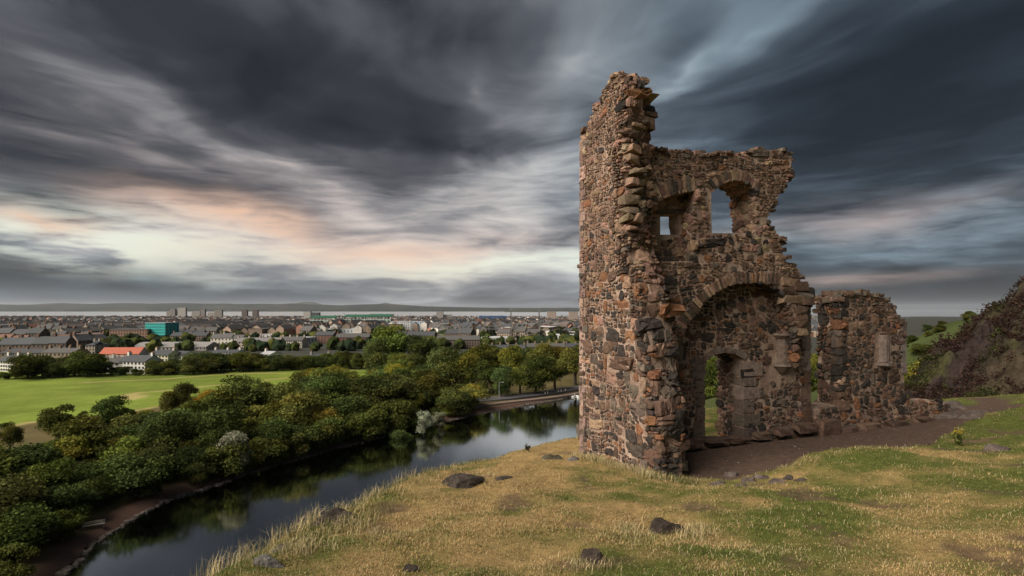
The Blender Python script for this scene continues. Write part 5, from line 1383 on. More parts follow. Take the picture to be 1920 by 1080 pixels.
H_('red_brick_block', 'red brick warehouse block left of the tallest round tree', 628, 690, 648, 626, 15, wall=BRICK, roof=SLATE2, storeys=4, bays=10, rz=.1, chim=2)
H_('red_brick_block', 'smaller dark red brick block beside the brick warehouse', 590, 626, 644, 622, 15, wall=(.16, .09, .07), roof=SLATE, storeys=4, bays=6, rz=-.1, chim=2)
H_('pale_shed', 'long low shed with pale blue-white roof in the middle of the town', 610, 676, 626, 618, 40, wall=(.4, .42, .44), roof=(.5, .54, .58), storeys=1, bays=10, flat=True, chim=0)
H_('pale_shed', 'white retail shed left of the pale blue one', 470, 540, 634, 627, 40, wall=(.5, .5, .48), roof=(.5, .49, .46), storeys=1, bays=10, flat=True, chim=0)
H_('white_flats', 'white modern flats left of the blue-panelled block', 733, 770, 622, 603, 18, wall=(.55, .55, .55), roof=(.4, .4, .42), storeys=6, bays=10, flat=True, chim=0, rz=.1)
H_('white_flats', 'pale blue-panelled modern block right of the white modern flats', 770, 798, 620, 603, 18, wall=(.33, .42, .52), roof=(.4, .4, .42), storeys=6, bays=8, flat=True, chim=0, rz=-.1)
H_('stone_tenement', 'dark stone tenement range with pale roof strips above the park trees', 818, 898, 654, 630, 14, wall=STONE, roof=SLATE2, storeys=4, bays=16, rz=.06, chim=5)
H_('stone_tenement', 'brown stone tenement with chimneys left of the dark tenement range', 762, 816, 646, 622, 14, wall=STONE, roof=SLATE, storeys=4, bays=11, rz=-.12, chim=4)
H_('stone_terrace', 'stone terrace with two turreted gables just above the park trees', 905, 985, 666, 648, 13, wall=STONE2, roof=SLATE, storeys=3, bays=15, rz=.03, chim=6)
H_('stone_terrace', 'stone terrace with pointed gables nearest the chapel above the park trees', 988, 1060, 664, 645, 13, wall=STONE2, roof=SLATE2, storeys=3, bays=14, rz=-.02, chim=6)
H_('stone_terrace', 'end terrace house half hidden by the chapel\'s left edge', 1062, 1100, 662, 645, 13, wall=STONE2, roof=SLATE, storeys=3, bays=6, chim=3)
H_('pale_shed', 'long pale-roofed shed above the terraces, between tenements and masts', 902, 958, 644, 634, 30, wall=(.36, .34, .31), roof=(.4, .4, .4), storeys=1, bays=9, flat=True, chim=0)
H_('pale_shed', 'white flat-roofed building right of the right-hand mast', 1031, 1092, 640, 629, 30, wall=(.58, .57, .54), roof=(.55, .55, .53), storeys=2, bays=12, flat=True, chim=0)
H_('blue_warehouse', 'long dark blue warehouse on the shore', 898, 950, 600, 592.5, 60, wall=(.05, .09, .17), roof=(.05, .10, .20), storeys=2, bays=6, flat=True, chim=0)
for px0, px1, b, t_, c, lab in [(312, 331, 596, 583, (.22, .2, .18), 'lower grey block leftmost in the cluster of shore towers'), (319, 328, 596, 579, (.2, .18, .17), 'slim grey tower leftmost in the shore cluster'), (333, 348, 597, 577, (.3, .28, .26), 'widest pale tower block in the shore cluster'), (359, 375, 597, 583, (.24, .22, .2), 'squat grey block right of the widest shore tower'), (376, 384, 597, 580, (.2, .18, .17), 'slim tower right of the squat grey block'),
                                (389, 402, 597, 586, (.26, .24, .22), 'low block between the slim tower and its neighbour'), (402, 416, 597, 581, (.2, .18, .16), 'stepped grey tower at the right of the shore cluster'), (453, 463, 598, 581, (.12, .10, .09), 'left one of the dark pair of shore towers'), (473, 483, 598, 581, (.12, .10, .09), 'right one of the dark pair of shore towers'), (569, 582, 603, 584, (.34, .33, .3), 'pale tower block at the left of the green stadium'), (583, 598, 602, 586, (.08, .085, .09), 'dark block beside the pale tower at the stadium'),
                                (818, 831, 599, 584, (.25, .23, .22), 'grey grain silo tower on the shore right of the stadium'), (831, 847, 599, 590, (.25, .23, .22), 'lower block at the foot of the silo tower'), (1026, 1043, 604, 584, (.3, .24, .2), 'left of the two brown tower blocks by the chapel'), (1067, 1084, 606, 585, (.3, .24, .2), 'right of the two brown tower blocks, next to the chapel')]:
    px_house('tower_block', lab, px0, px1, b, t_, 18, wall=c, roof=tuple(a * .8 for a in c), storeys=12, bays=6, flat=True, chim=0, wcol=tuple(a * .45 for a in c))

# the football ground: green stands round a pitch
def stadium():
    x, y, z = valley_at(658, 609); root = empty('stadium', (x, y, z)); k = y / F
    GRN, PALE = (0.02, 0.10, 0.055), (0.40, 0.46, 0.42)
    for (a0, a1, dep, hh, nm) in [(-76, -30, 0, 17, 'stand'), (-22, 32, 40, 19, 'stand'), (30, 74, 0, 20, 'stand')]:
        w0, w1 = a0 * k, a1 * k; H = hh * k; mb = MB()
        mb.box(w0, w1, dep, dep + 40, -4, H * .55, PALE); st = mb.build(nm, M_WALL, root)
        mb = MB(); V = [(w0 - 2, dep - 3, H * .82), (w1 + 2, dep - 3, H * .82), (w1 + 2, dep + 43, H), (w0 - 2, dep + 43, H)]; V += [(p, q, s_ - 2.0) for p, q, s_ in V]
        mb.add(V, [(0, 1, 2, 3), (7, 6, 5, 4), (0, 4, 5, 1), (1, 5, 6, 2), (2, 6, 7, 3), (3, 7, 4, 0)], GRN); mb.build('stand_roof', M_PAINT, st)
        n = int((w1 - w0) / 9); mb = MB()
        for j in range(n + 1):
            xx = w0 + (w1 - w0) * j / n; mb.box(xx - .5, xx + .5, dep - 2.4, dep - 1.4, -4, H * .8, (.5, .53, .5))
            if j < n: mb.box(xx + 2.2, xx + (w1 - w0) / n - 2.2, dep - .3, dep + .3, H * .1, H * .42, GRN)
        f = mb.build('stand_frame', M_PAINT, st); f['kind'] = 'stuff'
    SIGHT.append((580, 735, y, 604)); tag(root, 'green and white football stadium in the town before the sea', 'stadium'); TAKEN.append((x, y + 20, 130))
stadium()


def mast(px, b, t_, wpx, lab):
    x, y, z = valley_at(px, b); H = (b - t_) / F * y; w = wpx / F * y; o = empty('lattice_mast', (x, y, z)); mb = MB(); c = (0.10, 0.095, 0.09)
    for sx in (-1, 1):
        for sy in (-1, 1): mb.tube([(sx * w, sy * w, -3), (sx * w * .45, sy * w * .45, H)], [.36, .26], 4, c)
    mb.build('legs', M_PAINT, o); mb = MB(); n = 12
    for k in range(n):
        z0, z1 = H * k / n, H * (k + 1) / n; a, b_ = w * (1 - .55 * k / n), w * (1 - .55 * (k + 1) / n)
        for s_ in (-1, 1):
            mb.tube([(-a, s_ * a, z0), (b_, s_ * b_, z1)], [.2, .2], 4, c); mb.tube([(a, s_ * a, z0), (-b_, s_ * b_, z1)], [.2, .2], 4, c); mb.tube([(s_ * a, -a, z0), (s_ * b_, b_, z1)], [.2, .2], 4, c)
    g = mb.build('bracing', M_PAINT, o); mb = MB(); mb.box(-w * .9, w * .9, -.6, .3, H - .2, H + 2.6, (.16, .15, .15)); mb.build('lamp_head', M_PAINT, o)
    tag(o, lab, 'mast')
mast(958, 641, 582, 2.0, 'tall lattice floodlight mast left of the other above the trees'); mast(1011, 641, 584, 2.0, 'tall lattice floodlight mast nearer the chapel above the trees')
for px, lab in [(649, 'harbour crane leftmost behind the stadium'), (664, 'harbour crane second from left behind the stadium'), (709, 'harbour crane with leaning jib at the stadium\'s right'), (722, 'harbour crane beside the leaning one'), (766, 'harbour crane alone, farthest right on the shore')]:
    x, y, z = valley_at(px, 599); o = empty('harbour_crane', (x, y, z)); mb = MB(); c = (.12, .10, .10)
    H = 9 / F * y
    for sx in (-5, 5): mb.tube([(sx, 0, -3), (sx * .4, 0, H * .6)], [1.4, 1.1], 4, c)
    mb.build('tower', M_PAINT, o); mb = MB(); s_ = RND.choice([-1, 1]); mb.tube([(0, 0, H * .55), (s_ * H * .45, 0, H * 1.25)], [1.3, .8], 4, c); mb.tube([(0, 0, H * .55), (-s_ * H * .2, 0, H * .75)], [1.6, 1.6], 4, c); mb.build('jib', M_PAINT, o); tag(o, lab, 'crane')

# rows of ordinary houses: copies of a few kinds
def kind_house(i):
    P = [('tenement', STONE, SLATE, 13, 11, 11.5, 4, 4, 5, 2, 'brown stone tenement'), ('tenement', STONE2, SLATE2, 15, 11, 10, 4, 4, 6, 2, 'pale stone tenement'), ('terraced_house', (.15, .11, .09), SLATE, 11, 10, 8, 4, 3, 4, 2, 'dark stone terraced house'),
         ('terraced_house', (.48, .45, .40), SLATE2, 10, 9, 6, 3.5, 2, 3, 1, 'white-walled terraced house'), ('terraced_house', (.22, .12, .09), (.2, .1, .07), 12, 10, 7, 3.5, 2, 4, 1, 'red-brown brick house'), ('low_shed', (.42, .42, .42), (.38, .39, .40), 22, 16, 5, 0, 1, 4, 0, 'pale flat-roofed shed')][i]
    o = house(P[0], P[10], 0, 0, 0, P[3], P[4], P[5], P[6], P[1], P[2], P[7], P[8], 0, P[9], flat=(P[6] == 0)); o['kindlabel'] = P[10]
    return o
PROTO = [kind_house(i) for i in range(6)]; FIRST = [True] * 6
placed = []
def free(x, y, d=9.0):
    px = CX + F * x / y; top = HY - F * (float(valley_z(np.array([x]), np.array([y]))[0]) + 15) / y; hw = 7 * F / y
    if any(a - hw < px < b + hw and y < ly and top < m for a, b, ly, m in SIGHT): return False
    if any((x - a) ** 2 + (y - b) ** 2 < (r_ + 7) ** 2 for a, b, r_ in TAKEN): return False
    return not any((x - a) ** 2 + (y - b) ** 2 < d * d for a, b in placed)
def zone(px, y):
    col = next(nm for lim, nm in [(70, 'at the left edge'), (190, 'left of the red roof'), (320, 'around the teal block'), (445, 'right of the teal block'), (570, 'below the dark pair of towers'), (700, 'below the stadium'), (815, 'behind the tallest round tree'), (905, 'behind the dark tenement range'), (9000, 'around the masts')] if px < lim)
    return ('near row of the town ' if y < 470 else 'second rows of the town ' if y < 680 else 'rear rows of the town ') + col
tries = 0
while len(placed) < 290 and tries < 4000:
    tries += 1; px = RND.uniform(-30, 1095); y = 345 * math.exp(RND.random() ** 1.15 * 1.25)
    if px > 690 and y < 470: continue
    x = (px - CX) / F * y; th = RND.choice([0.05, 0.35, -0.3, 1.2, -0.12, 0.0]) + 0.15 * math.sin(x * .01); t = RND.choices(range(6), [22, 20, 22, 22, 8, 6] if y > 470 else [0, 0, 40, 40, 20, 0])[0]
    for k in range(RND.randint(2, 6) if t != 5 else 1):
        w = [13, 15, 11, 10, 12, 22][t] + .02; hx, hy = x + math.cos(th) * w * k, y + math.sin(th) * w * k
        if not free(hx, hy) or len(placed) >= 290: break
        z = float(valley_z(np.array([hx]), np.array([hy]))[0]); placed.append((hx, hy))
        o = PROTO[t] if FIRST[t] else copy_tree(PROTO[t]); FIRST[t] = False
        o.location = (hx, hy, z); o.rotation_euler = (0, 0, th); v = RND.uniform(.75, 1.2); s_ = RND.uniform(.9, 1.15); o.scale = (1, 1, s_)
        for c in o.children: c.color = (v * RND.uniform(.97, 1.03), v, v * RND.uniform(.95, 1.03), 1)
        zn = zone(CX + F * hx / hy, hy); o['label'] = PROTO[t]['kindlabel'] + ', ' + zn; o['group'] = PROTO[t]['kindlabel'] + 's, ' + zn; o['category'] = 'house' if t != 5 else 'shed'
for t in range(6):
    if FIRST[t]:
        for c in list(PROTO[t].children): bpy.data.objects.remove(c)
        bpy.data.objects.remove(PROTO[t])


def far_town():
    N = 9000; r = np.random.default_rng(77); y = 700 * np.exp(r.random(N) ** 0.85 * 1.95); px = np.where(r.random(N) < .85, r.uniform(-120, 1120, N), r.uniform(1480, 1570, N)); x = (px - CX) / F * y
    # pull houses into street lines
    th = np.round(fbm(x * .0016, y * .0016, 2, 201) * 9) * .35; c, s_ = np.cos(th), np.sin(th)
    a, b = x * c + y * s_, -x * s_ + y * c; b = np.round(b / 34) * 34 + r.choice([-8, 8], N) ; x, y = a * c - b * s_, a * s_ + b * c
    keep = np.ones(N, bool); pq = CX + F * x / y; tp_ = HY - F * (valley_z(x, y) + 12) / y; hw = 12 * F / y
    for a_, b_, ly, m_ in SIGHT: keep &= ~((pq > a_ - hw) & (pq < b_ + hw) & (y < ly) & (tp_ < m_))
    keep &= (y > 640) & (y < 4700) & (np.hypot(x - TAKEN[-1][0], y - TAKEN[-1][1]) > 120); x, y, th = x[keep], y[keep], th[keep]; N = len(x); z = valley_z(x, y)
    w = r.uniform(10, 34, N); d = r.uniform(9, 12, N); h = r.choice([5, 7, 9, 12], N) * r.uniform(.9, 1.1, N); fl = r.random(N) < .1; rise = np.where(fl, .2, r.uniform(3, 4.5, N)); w = np.where(fl, w * 1.8, w); d = np.where(fl, d * 2, d)
    T = np.array([(-1, -1, 0, 0), (1, -1, 0, 0), (1, 1, 0, 0), (-1, 1, 0, 0), (-1, -1, 1, 0), (1, -1, 1, 0), (1, 1, 1, 0), (-1, 1, 1, 0), (-1, 0, 1, 1), (1, 0, 1, 1), (-1.04, -1.1, .98, 0), (1.04, -1.1, .98, 0), (1.04, 1.1, .98, 0), (-1.04, 1.1, .98, 0), (-1.04, 0, 1.02, 1.05), (1.04, 0, 1.02, 1.05)], float)
    lx = T[None, :, 0] * w[:, None] / 2; ly = T[None, :, 1] * d[:, None] / 2; lz = T[None, :, 2] * h[:, None] + T[None, :, 3] * rise[:, None] - (T[None, :, 2] == 0) * 4
    cc, ss = np.cos(th)[:, None], np.sin(th)[:, None]
    V = np.stack([x[:, None] + lx * cc - ly * ss, y[:, None] + lx * ss + ly * cc, z[:, None] + lz], -1).reshape(-1, 3)
    Fs = [(0, 1, 5, 4), (1, 2, 6, 5), (2, 3, 7, 6), (3, 0, 4, 7), (10, 11, 15, 14), (12, 13, 14, 15), (5, 6, 9, 9), (7, 4, 8, 8)]
    Fq = np.array([f for f in Fs[:6]]); Q = (np.arange(N)[:, None, None] * 16 + Fq[None]).reshape(-1, 4)
    tri = np.array([(5, 6, 9), (7, 4, 8)]); Tq = (np.arange(N)[:, None, None] * 16 + tri[None]).reshape(-1, 3)
    wal = np.array([STONE, (.15, .115, .09), STONE2, (.24, .17, .13), (.5, .47, .42), (.2, .11, .08)])[r.choice(6, N, p=[.24, .16, .2, .16, .19, .05])] * r.uniform(.85, 1.5, (N, 1))
    rof = np.where(fl[:, None], np.array([.42, .42, .42]), np.array([SLATE, SLATE2, (.11, .09, .085), (.22, .11, .08)])[r.choice(4, N, p=[.4, .35, .17, .08])]) * r.uniform(.75, 1.25, (N, 1))
    col = np.concatenate([np.repeat(wal[:, None], 10, 1), np.repeat(rof[:, None], 6, 1)], 1).reshape(-1, 3)
    faces = [tuple(q) for q in Q] + [tuple(q) for q in Tq]
    o = link('distant_houses', mesh('distant_houses', V, faces, simple('far_house', .9, .4, .25, .15), col)); tag(o, 'mass of small distant houses filling the town down to the shore', 'houses', kind='stuff')
    # trees among them
    N = 2600; y = 420 * np.exp(r.random(N) * 2.35); px = r.uniform(-120, 1150, N); x = (px - CX) / F * y
    g = fbm(x * .006, y * .006, 3, 303); k = g > .47; x, y = x[k], y[k]; N = len(x); z = valley_z(x, y)
    bm = bmesh.new(); bmesh.ops.create_icosphere(bm, subdivisions=2, radius=1); Tv = np.array([v.co for v in bm.verts]); Tf = np.array([[v.index for v in f.verts] for f in bm.faces]); bm.free()
    R = r.uniform(2.5, 5.5, N); lump = 1 + r.normal(0, .16, (N, len(Tv)))
    P = Tv[None] * (R[:, None] * lump)[..., None] * np.array([1, 1, 1.05]) + np.stack([x, y, z + R * .9], -1)[:, None]
    col = (np.array(G1 + GE)[r.integers(0, 5, N)] * r.uniform(.7, 1.3, (N, 1)))[:, None] * r.uniform(.7, 1.3, (N, len(Tv), 1))
    o = link('distant_trees', mesh('distant_trees', P.reshape(-1, 3), (np.arange(N)[:, None, None] * len(Tv) + Tf[None]).reshape(-1, 3), M_LEAF, col.reshape(-1, 3))); tag(o, 'small dark trees scattered between the distant houses', 'trees', kind='stuff')
far_town()

# ------------------------------------------------------------------ small things by the loch
def bench(px, py, rz, lab):
    x, y, z = valley_at(px, py); o = empty('park_bench', (x, y, z + .1), rz); c = (.30, .27, .22)
    for k in range(3): mb = MB(); mb.box(-.8, .8, -.2 + k * .14, -.09 + k * .14, .43, .47, c); mb.build('seat_slat', M_PAINT, o)
    for k in range(2): mb = MB(); mb.box(-.8, .8, .23, .26, .56 + k * .16, .68 + k * .16, c); mb.build('back_slat', M_PAINT, o)
    for s_ in (-1, 1): mb = MB(); mb.box(s_ * .7 - .04, s_ * .7 + .04, -.2, .22, -.3, .42, (.08, .08, .08)); mb.box(s_ * .7 - .04, s_ * .7 + .04, .2, .228, .42, .85, (.08, .08, .08)); mb.build('leg', M_PAINT, o)
    o.scale = (1.6, 1.3, 1.2); tag(o, lab, 'bench')
bench(176, 992, 0.55, 'small pale bench on the bank path at the lower left')


def lamp_post(px, py, hpx, lab):
    x, y, z = valley_at(px, py); H = hpx / F * y; o = empty('lamp_post', (x, y, z)); c = (.25, .25, .24)
    mb = MB(); mb.tube([(0, 0, -.5), (0, 0, H * .2), (0, 0, H)], [.14, .10, .07], 8, c); mb.build('pole', M_PAINT, o)
    mb = MB(); mb.tube([(0, 0, H), (.5, 0, H + .25), (1.1, 0, H + .3)], [.06, .05, .05], 6, c); mb.build('arm', M_PAINT, o)
    mb = MB(); mb.box(.9, 1.6, -.15, .15, H + .2, H + .38, (.4, .4, .4)); mb.build('lamp_head', M_PAINT, o); tag(o, lab, 'lamp post')
lamp_post(936, 748, 30, 'thin grey lamp post beside the road on the far bank'); lamp_post(1052, 734, 26, 'thin grey lamp post on the road near the chapel corner')


def bollard(px, py, lab):
    x, y, z = valley_at(px, py); o = empty('bollard', (x, y, z + .3)); mb = MB(); mb.tube([(0, 0, -.6), (0, 0, .9)], [.16, .14], 8, (.6, .6, .58)); mb.build('post', M_PAINT, o); mb = MB(); mb.tube([(0, 0, .9), (0, 0, 1.0), (0, 0, 1.1)], [.17, .17, .05], 8, (.1, .1, .1)); mb.build('cap', M_PAINT, o); tag(o, lab, 'bollard', 'white bollards along the road')
for px, py in [(1022, 741), (1027, 740), (1047, 737), (1052, 736.5), (1060, 735)]: bollard(px, py, 'small white bollard at the edge of the road on the far bank')


def swan(px, py, rz, lab):
    x, y = (px - CX) / F * (-LOCH_Z * F / (py - HY)), -LOCH_Z * F / (py - HY); o = empty('swan', (x, y, LOCH_Z), rz); c = (.75, .74, .70)
    V, Fs = rock_mesh(.62, .32, .26, np.random.default_rng(2), .15, .02, 3); mb = MB(); mb.add([(a, b, d + .12) for a, b, d in V], Fs, c); mb.tube([(-.5, 0, .2), (-.85, 0, .42)], [.2, .03], 8, c); mb.tube([(.45, 0, .2), (.68, 0, .42), (.62, 0, .72), (.74, 0, .9), (.9, 0, .84)], [.14, .08, .06, .075, .04], 8, c); mb.build('body', M_PAINT, o, True)
    mb = MB(); mb.tube([(.88, 0, .85), (1.02, 0, .79)], [.03, .01], 6, (.5, .2, .03)); mb.build('beak', M_PAINT, o); o.scale = (1.2, 1.2, 1.2); tag(o, lab, 'swan')
swan(1074, 744.5, .4, 'white swan leftmost of the three by the bank near the chapel'); swan(1081, 743.5, 2.6, 'white swan in the middle of the three by the bank'); swan(1085, 746, 1.0, 'white swan rightmost, almost at the chapel\'s edge')

# stones of the loch's kerb
kerb_r = np.random.default_rng(31); mb = MB()
q = np.array(LOCH[:13]); s_ = np.r_[0, np.cumsum(np.linalg.norm(np.diff(q, axis=0), axis=1))]
U = kerb_r.uniform(0, s_[-1], 1300); KX = np.interp(U, s_, q[:, 0]) + kerb_r.normal(0, .5, 1300); KY = np.interp(U, s_, q[:, 1]) + kerb_r.normal(0, .5, 1300)
for _ in range(10):
    z = valley_z(KX, KY); hi_, lo_ = z > LOCH_Z + .3, z < LOCH_Z - .35; KX = KX + np.where(hi_, .4, 0) - np.where(lo_, .4, 0); KY = KY - np.where(hi_, .25, 0) + np.where(lo_, .25, 0)
for x, y in zip(KX, KY):
    e = kerb_r.uniform(.5, 1.3); V, Fs = rock_mesh(kerb_r.uniform(.15, .36) * e, kerb_r.uniform(.15, .36) * e, kerb_r.uniform(.10, .2) * e, kerb_r, .85); g = kerb_r.uniform(.6, 1.3)
    mb.add([(a + x, b + y, c + LOCH_Z + .03) for a, b, c in V], Fs, (.12 * g, .10 * g, .085 * g))
o = mb.build('bank_stones', M_ROCK); tag(o, 'rough brown stones edging the far bank of the loch', 'stones', kind='stuff')

# ------------------------------------------------------------------ rocks and plants on the near hill
def boulder(name, px, py, wpx, hpx, lab, col=(.052, .042, .036), seed=0, flat=.6, sub=4, group=None, rz=0.0):
    x, y, z = hill_at(px, py); k = y / F; r = np.random.default_rng(seed + 400); bm = bmesh.new(); bmesh.ops.create_cube(bm, size=2.0); bmesh.ops.subdivide_edges(bm, edges=bm.edges[:], cuts=sub * 2, use_grid_fill=True)
    P = np.array([v.co for v in bm.verts]); nn = P / np.linalg.norm(P, axis=1, keepdims=True); P = P * .16 + nn * .92
    for _ in range(16):
        nv = r.normal(size=3); nv[2] = abs(nv[2]); nv /= np.linalg.norm(nv); cc = r.uniform(.62, .92); ex = np.maximum(P @ nv - cc, 0); P = P - ex[:, None] * nv
    d = 0.5 * (fbm(P[:, 0] * 1.4 + seed * 3.1, P[:, 1] * 1.4 + P[:, 2] * 1.9, 4, seed) - .5) * .7; d2 = np.floor((P[:, 2] + .25 * fbm(P[:, 0] * 2 + seed, P[:, 1] * 2, 2, 3)) * 5) / 5 - P[:, 2]
    P = P * (1 + d)[:, None]; P[:, 2] += d2 * .3
    P = P * np.array([wpx * k * .66, wpx * k * .55, hpx * k * 1.05]); Fs = [tuple(v.index for v in f.verts) for f in bm.faces]; bm.free()
    o = link(name, mesh(name, P, Fs, M_ROCK, np.tile(col, (len(P), 1)) * (0.7 + 0.6 * fbm(P[:, 0] * 9 + P[:, 2] * 14, P[:, 1] * 9, 3, seed))[:, None])); o.location = (x, y + wpx * k * .25, z - hpx * k * .46); o.rotation_euler = (0, 0, rz); return tag(o, lab, 'rock', group)
B_ = boulder
B_('boulder', 868, 914, 86, 34, 'long dark grey rock half buried at the hill\'s edge below the loch', seed=1, rz=.3); B_('boulder', 622, 985, 92, 40, 'dark layered rock at the hill\'s edge farthest left', seed=2, rz=.35)
B_('boulder', 1250, 1003, 74, 50, 'round dark lump of rock in the middle of the foreground grass', (.050, .038, .031), 33); B_('boulder', 1118, 1056, 66, 34, 'low dark rock at the bottom of the photo, left of the round lump', (.06, .046, .038), 4)
B_('boulder', 946, 899, 34, 7, 'thin flat stone in the grass right of the long dark rock', seed=5); B_('boulder', 1076, 864, 26, 22, 'grey stone beside the left foot of the chapel', (.11, .10, .095), 6); B_('boulder', 1036, 862, 40, 16, 'mossy hump of rock left of the grey stone at the chapel', (.07, .062, .04), 7)
B_('boulder', 770, 1072, 34, 8, 'brown rock cut by the bottom edge of the photo', seed=11); B_('scree_rock', 490, 1062, 60, 40, 'grey lichen-speckled outcrop at the bottom left of the hill', (.13, .12, .11), 12); B_('scree_rock', 520, 1036, 44, 26, 'smaller grey outcrop just above the lichen-speckled one', (.12, .11, .10), 14)
for i, (px, py, w_, h_, lab) in enumerate([(1352, 908, 30, 10, 'leftmost stone along the front edge of the gravel'), (1375, 894, 36, 18, 'upright stone at the front edge of the gravel'), (1408, 904, 34, 12, 'stone right of the upright one at the gravel\'s edge'), (1432, 898, 30, 14, 'fourth stone from the left along the gravel\'s edge'), (1458, 906, 34, 12, 'fifth stone from the left along the gravel\'s edge'), (1484, 899, 30, 14, 'sixth stone from the left along the gravel\'s edge'), (1508, 902, 28, 10, 'rightmost stone along the front edge of the gravel'), (1395, 912, 24, 8, 'small low stone in front of the upright one')]):
    B_('edge_stone', px, py, w_, h_, lab, (.085, .066, .058), 20 + i)
for i, (px, py, w_, h_, lab) in enumerate([(1722, 776, 54, 26, 'flat-topped ledge of bedrock against the wall stump'), (1760, 770, 60, 22, 'pale flat slab second from the wall stump'), (1800, 768, 70, 22, 'long flat slab of bedrock right of the pale one'), (1842, 780, 56, 18, 'grassy-topped bedrock step nearest the crag'), (1790, 784, 60, 16, 'low bedrock step in front of the long flat slab'), (1740, 760, 60, 16, 'rear bedrock ledge behind the flat-topped one'), (1886, 846, 40, 16, 'dark turf-edged rock at the right border of the photo')]):
    B_('bedrock_ledge', px, py, w_, h_, lab, (.10, .08, .068), 40 + i, rz=.3)


def blades(P, h, w, lean, col):
    N = len(P); a = rng.uniform(0, 2 * math.pi, N); d = np.stack([np.cos(a), np.sin(a), np.zeros(N)], -1); sd = np.stack([-np.sin(a + rng.normal(0, .6, N)), np.cos(a), np.zeros(N)], -1) * (w / 2)[:, None]
    up = np.stack([np.zeros(N), np.zeros(N), np.ones(N)], -1); l = (lean * h)[:, None] * d
    m = P + up * (h * .55)[:, None] + l * .3; t = P + up * (h * np.sqrt(np.clip(1 - lean * lean, .1, 1)))[:, None] + l
    V = np.stack([P - sd, P + sd, m - sd * .75, m + sd * .75, t], 1).reshape(-1, 3)
    b = np.arange(N)[:, None] * 5; Fq = np.stack([b + np.array([0, 1, 3]), b + np.array([0, 3, 2]), b + np.array([2, 3, 4])], 1).reshape(-1, 3)
    return V, Fq, np.repeat(col, 5, 0)


def grass():
    N = 400000; y = 3.3 * (26 / 3.3) ** (rng.random(N) ** 1.05); x = rng.uniform(-.62, .98, N) * y
    ok = (x > -4.2) & (poly_sdist(x, y, EDGE) < 1.2); g = gravel_mask(x, y); ok &= rng.random(N) > g * 1.15; ok &= rng.random(N) > .85 * sstep(.66, .74, fbm(x * 1.1, y * 1.1, 4, 63)); x, y = x[ok], y[ok]; N = len(x); z = hill_z(x, y)
    s = straw(x, y); isdry = rng.random(N) < np.clip(s * .8 + .06, 0, .9); k = rng.uniform(.65, 1.35, (N, 1))
    col = np.where(isdry[:, None], np.array([.31, .215, .098]), np.array([.085, .105, .022])) * k; rare = rng.random(N) < .04; col[rare] = np.array([.38, .31, .18])
    tall = fbm(x * 1.6, y * 1.6, 3, 71); h = (.014 + .045 * np.clip(tall - .35, 0, 1)) * rng.uniform(.6, 1.5, N) * (1 + .02 * y); h = np.where(rare, h * 2.2, h); lean = np.where(rare, .9, np.clip(rng.normal(.7, .25, N), .05, .97))
    V, Fq, cl = blades(np.stack([x, y, z - .004], -1), h, np.where(rare, .6, 1) * rng.uniform(.003, .006, N) * (1 + .05 * y), lean, col)
    o = link('grass', mesh('grass', V, Fq, M_GRASS, cl)); tag(o, 'short green and straw-coloured grass covering the foreground hill', 'grass', kind='stuff')
    # long pale grass along the hill's edge, round the rocks and at the foot of the wall
    X, Y, Hh, Dn = [], [], [], []
    s_ = np.r_[0, np.cumsum(np.linalg.norm(np.diff(EDGE[2:8], axis=0), axis=1))]
    for _ in range(900):
        u = rng.uniform(0, s_[-1]) ; ex, ey = np.interp(u, s_, EDGE[2:8, 0]), np.interp(u, s_, EDGE[2:8, 1]); off = rng.normal(.15, .38)
        n = rng.integers(8, 22); X += list(ex - off * .93 + rng.normal(0, .06, n)); Y += list(ey + off * .3 + rng.normal(0, .06, n)); Hh += list(rng.uniform(.08, .26, n) * (1.0 if ey < 14 else .55) * (1.25 if off > .25 else .7)); Dn += [.7 if off > .25 else .25] * n
    for (ax, ay, bx, by, m, hh, dn) in [(1.5, 13.9, 3.0, 11.2, 150, .20, .7), (2.8, 11.1, 3.9, 11.3, 60, .17, .3), (3.6, 11.3, 6.2, 11.6, 40, .10, .3), (6.0, 11.7, 9, 12.8, 60, .10, .3), (9.2, 13, 12.5, 15.6, 60, .10, .3)]:
        for _ in range(m):
            t = rng.random(); n = rng.integers(10, 24); X += list(ax + (bx - ax) * t + rng.normal(-.05, .10, n)); Y += list(ay + (by - ay) * t + rng.normal(-.08, .10, n)); Hh += list(rng.uniform(.3, 1.1, n) * hh); Dn += [dn] * n
    for px, py, w_, m, hh in [(1185, 1000, 40, 40, .14), (1300, 1000, 50, 50, .14), (1100, 1060, 70, 40, .10), (1640, 930, 120, 30, .07), (880, 900, 60, 30, .14), (640, 985, 70, 60, .18), (1450, 1040, 200, 50, .06), (560, 1030, 60, 60, .16), (700, 1000, 90, 40, .08)]:
        for _ in range(m):
            hx, hy, hz = hill_at(px + rng.normal(0, w_ * .5), py + rng.normal(0, 8)); n = rng.integers(8, 18); X += list(hx + rng.normal(0, .05, n)); Y += list(hy + rng.normal(0, .05, n)); Hh += list(rng.uniform(.4, 1.1, n) * hh); Dn += [.6] * n
    x, y, h, dn = map(np.array, (X, Y, Hh, Dn)); ok = gravel_mask(x, y) < .35; x, y, h, dn = x[ok], y[ok], h[ok], dn[ok]; N = len(x); z = hill_z(x, y)
    col = np.where((rng.random(N) < dn)[:, None], np.array([.44, .35, .19]), np.array([.115, .115, .034])) * rng.uniform(.6, 1.25, (N, 1))
    V, Fq, cl = blades(np.stack([x, y, z - .01], -1), h, rng.uniform(.0025, .005, N) * (1 + .03 * y), np.clip(rng.normal(.5, .24, N), .03, .95), col)
    o = link('long_grass', mesh('long_grass', V, Fq, M_GRASS, cl)); tag(o, 'long pale dry grass along the edge of the hill and the wall foot', 'grass', kind='stuff')
grass()


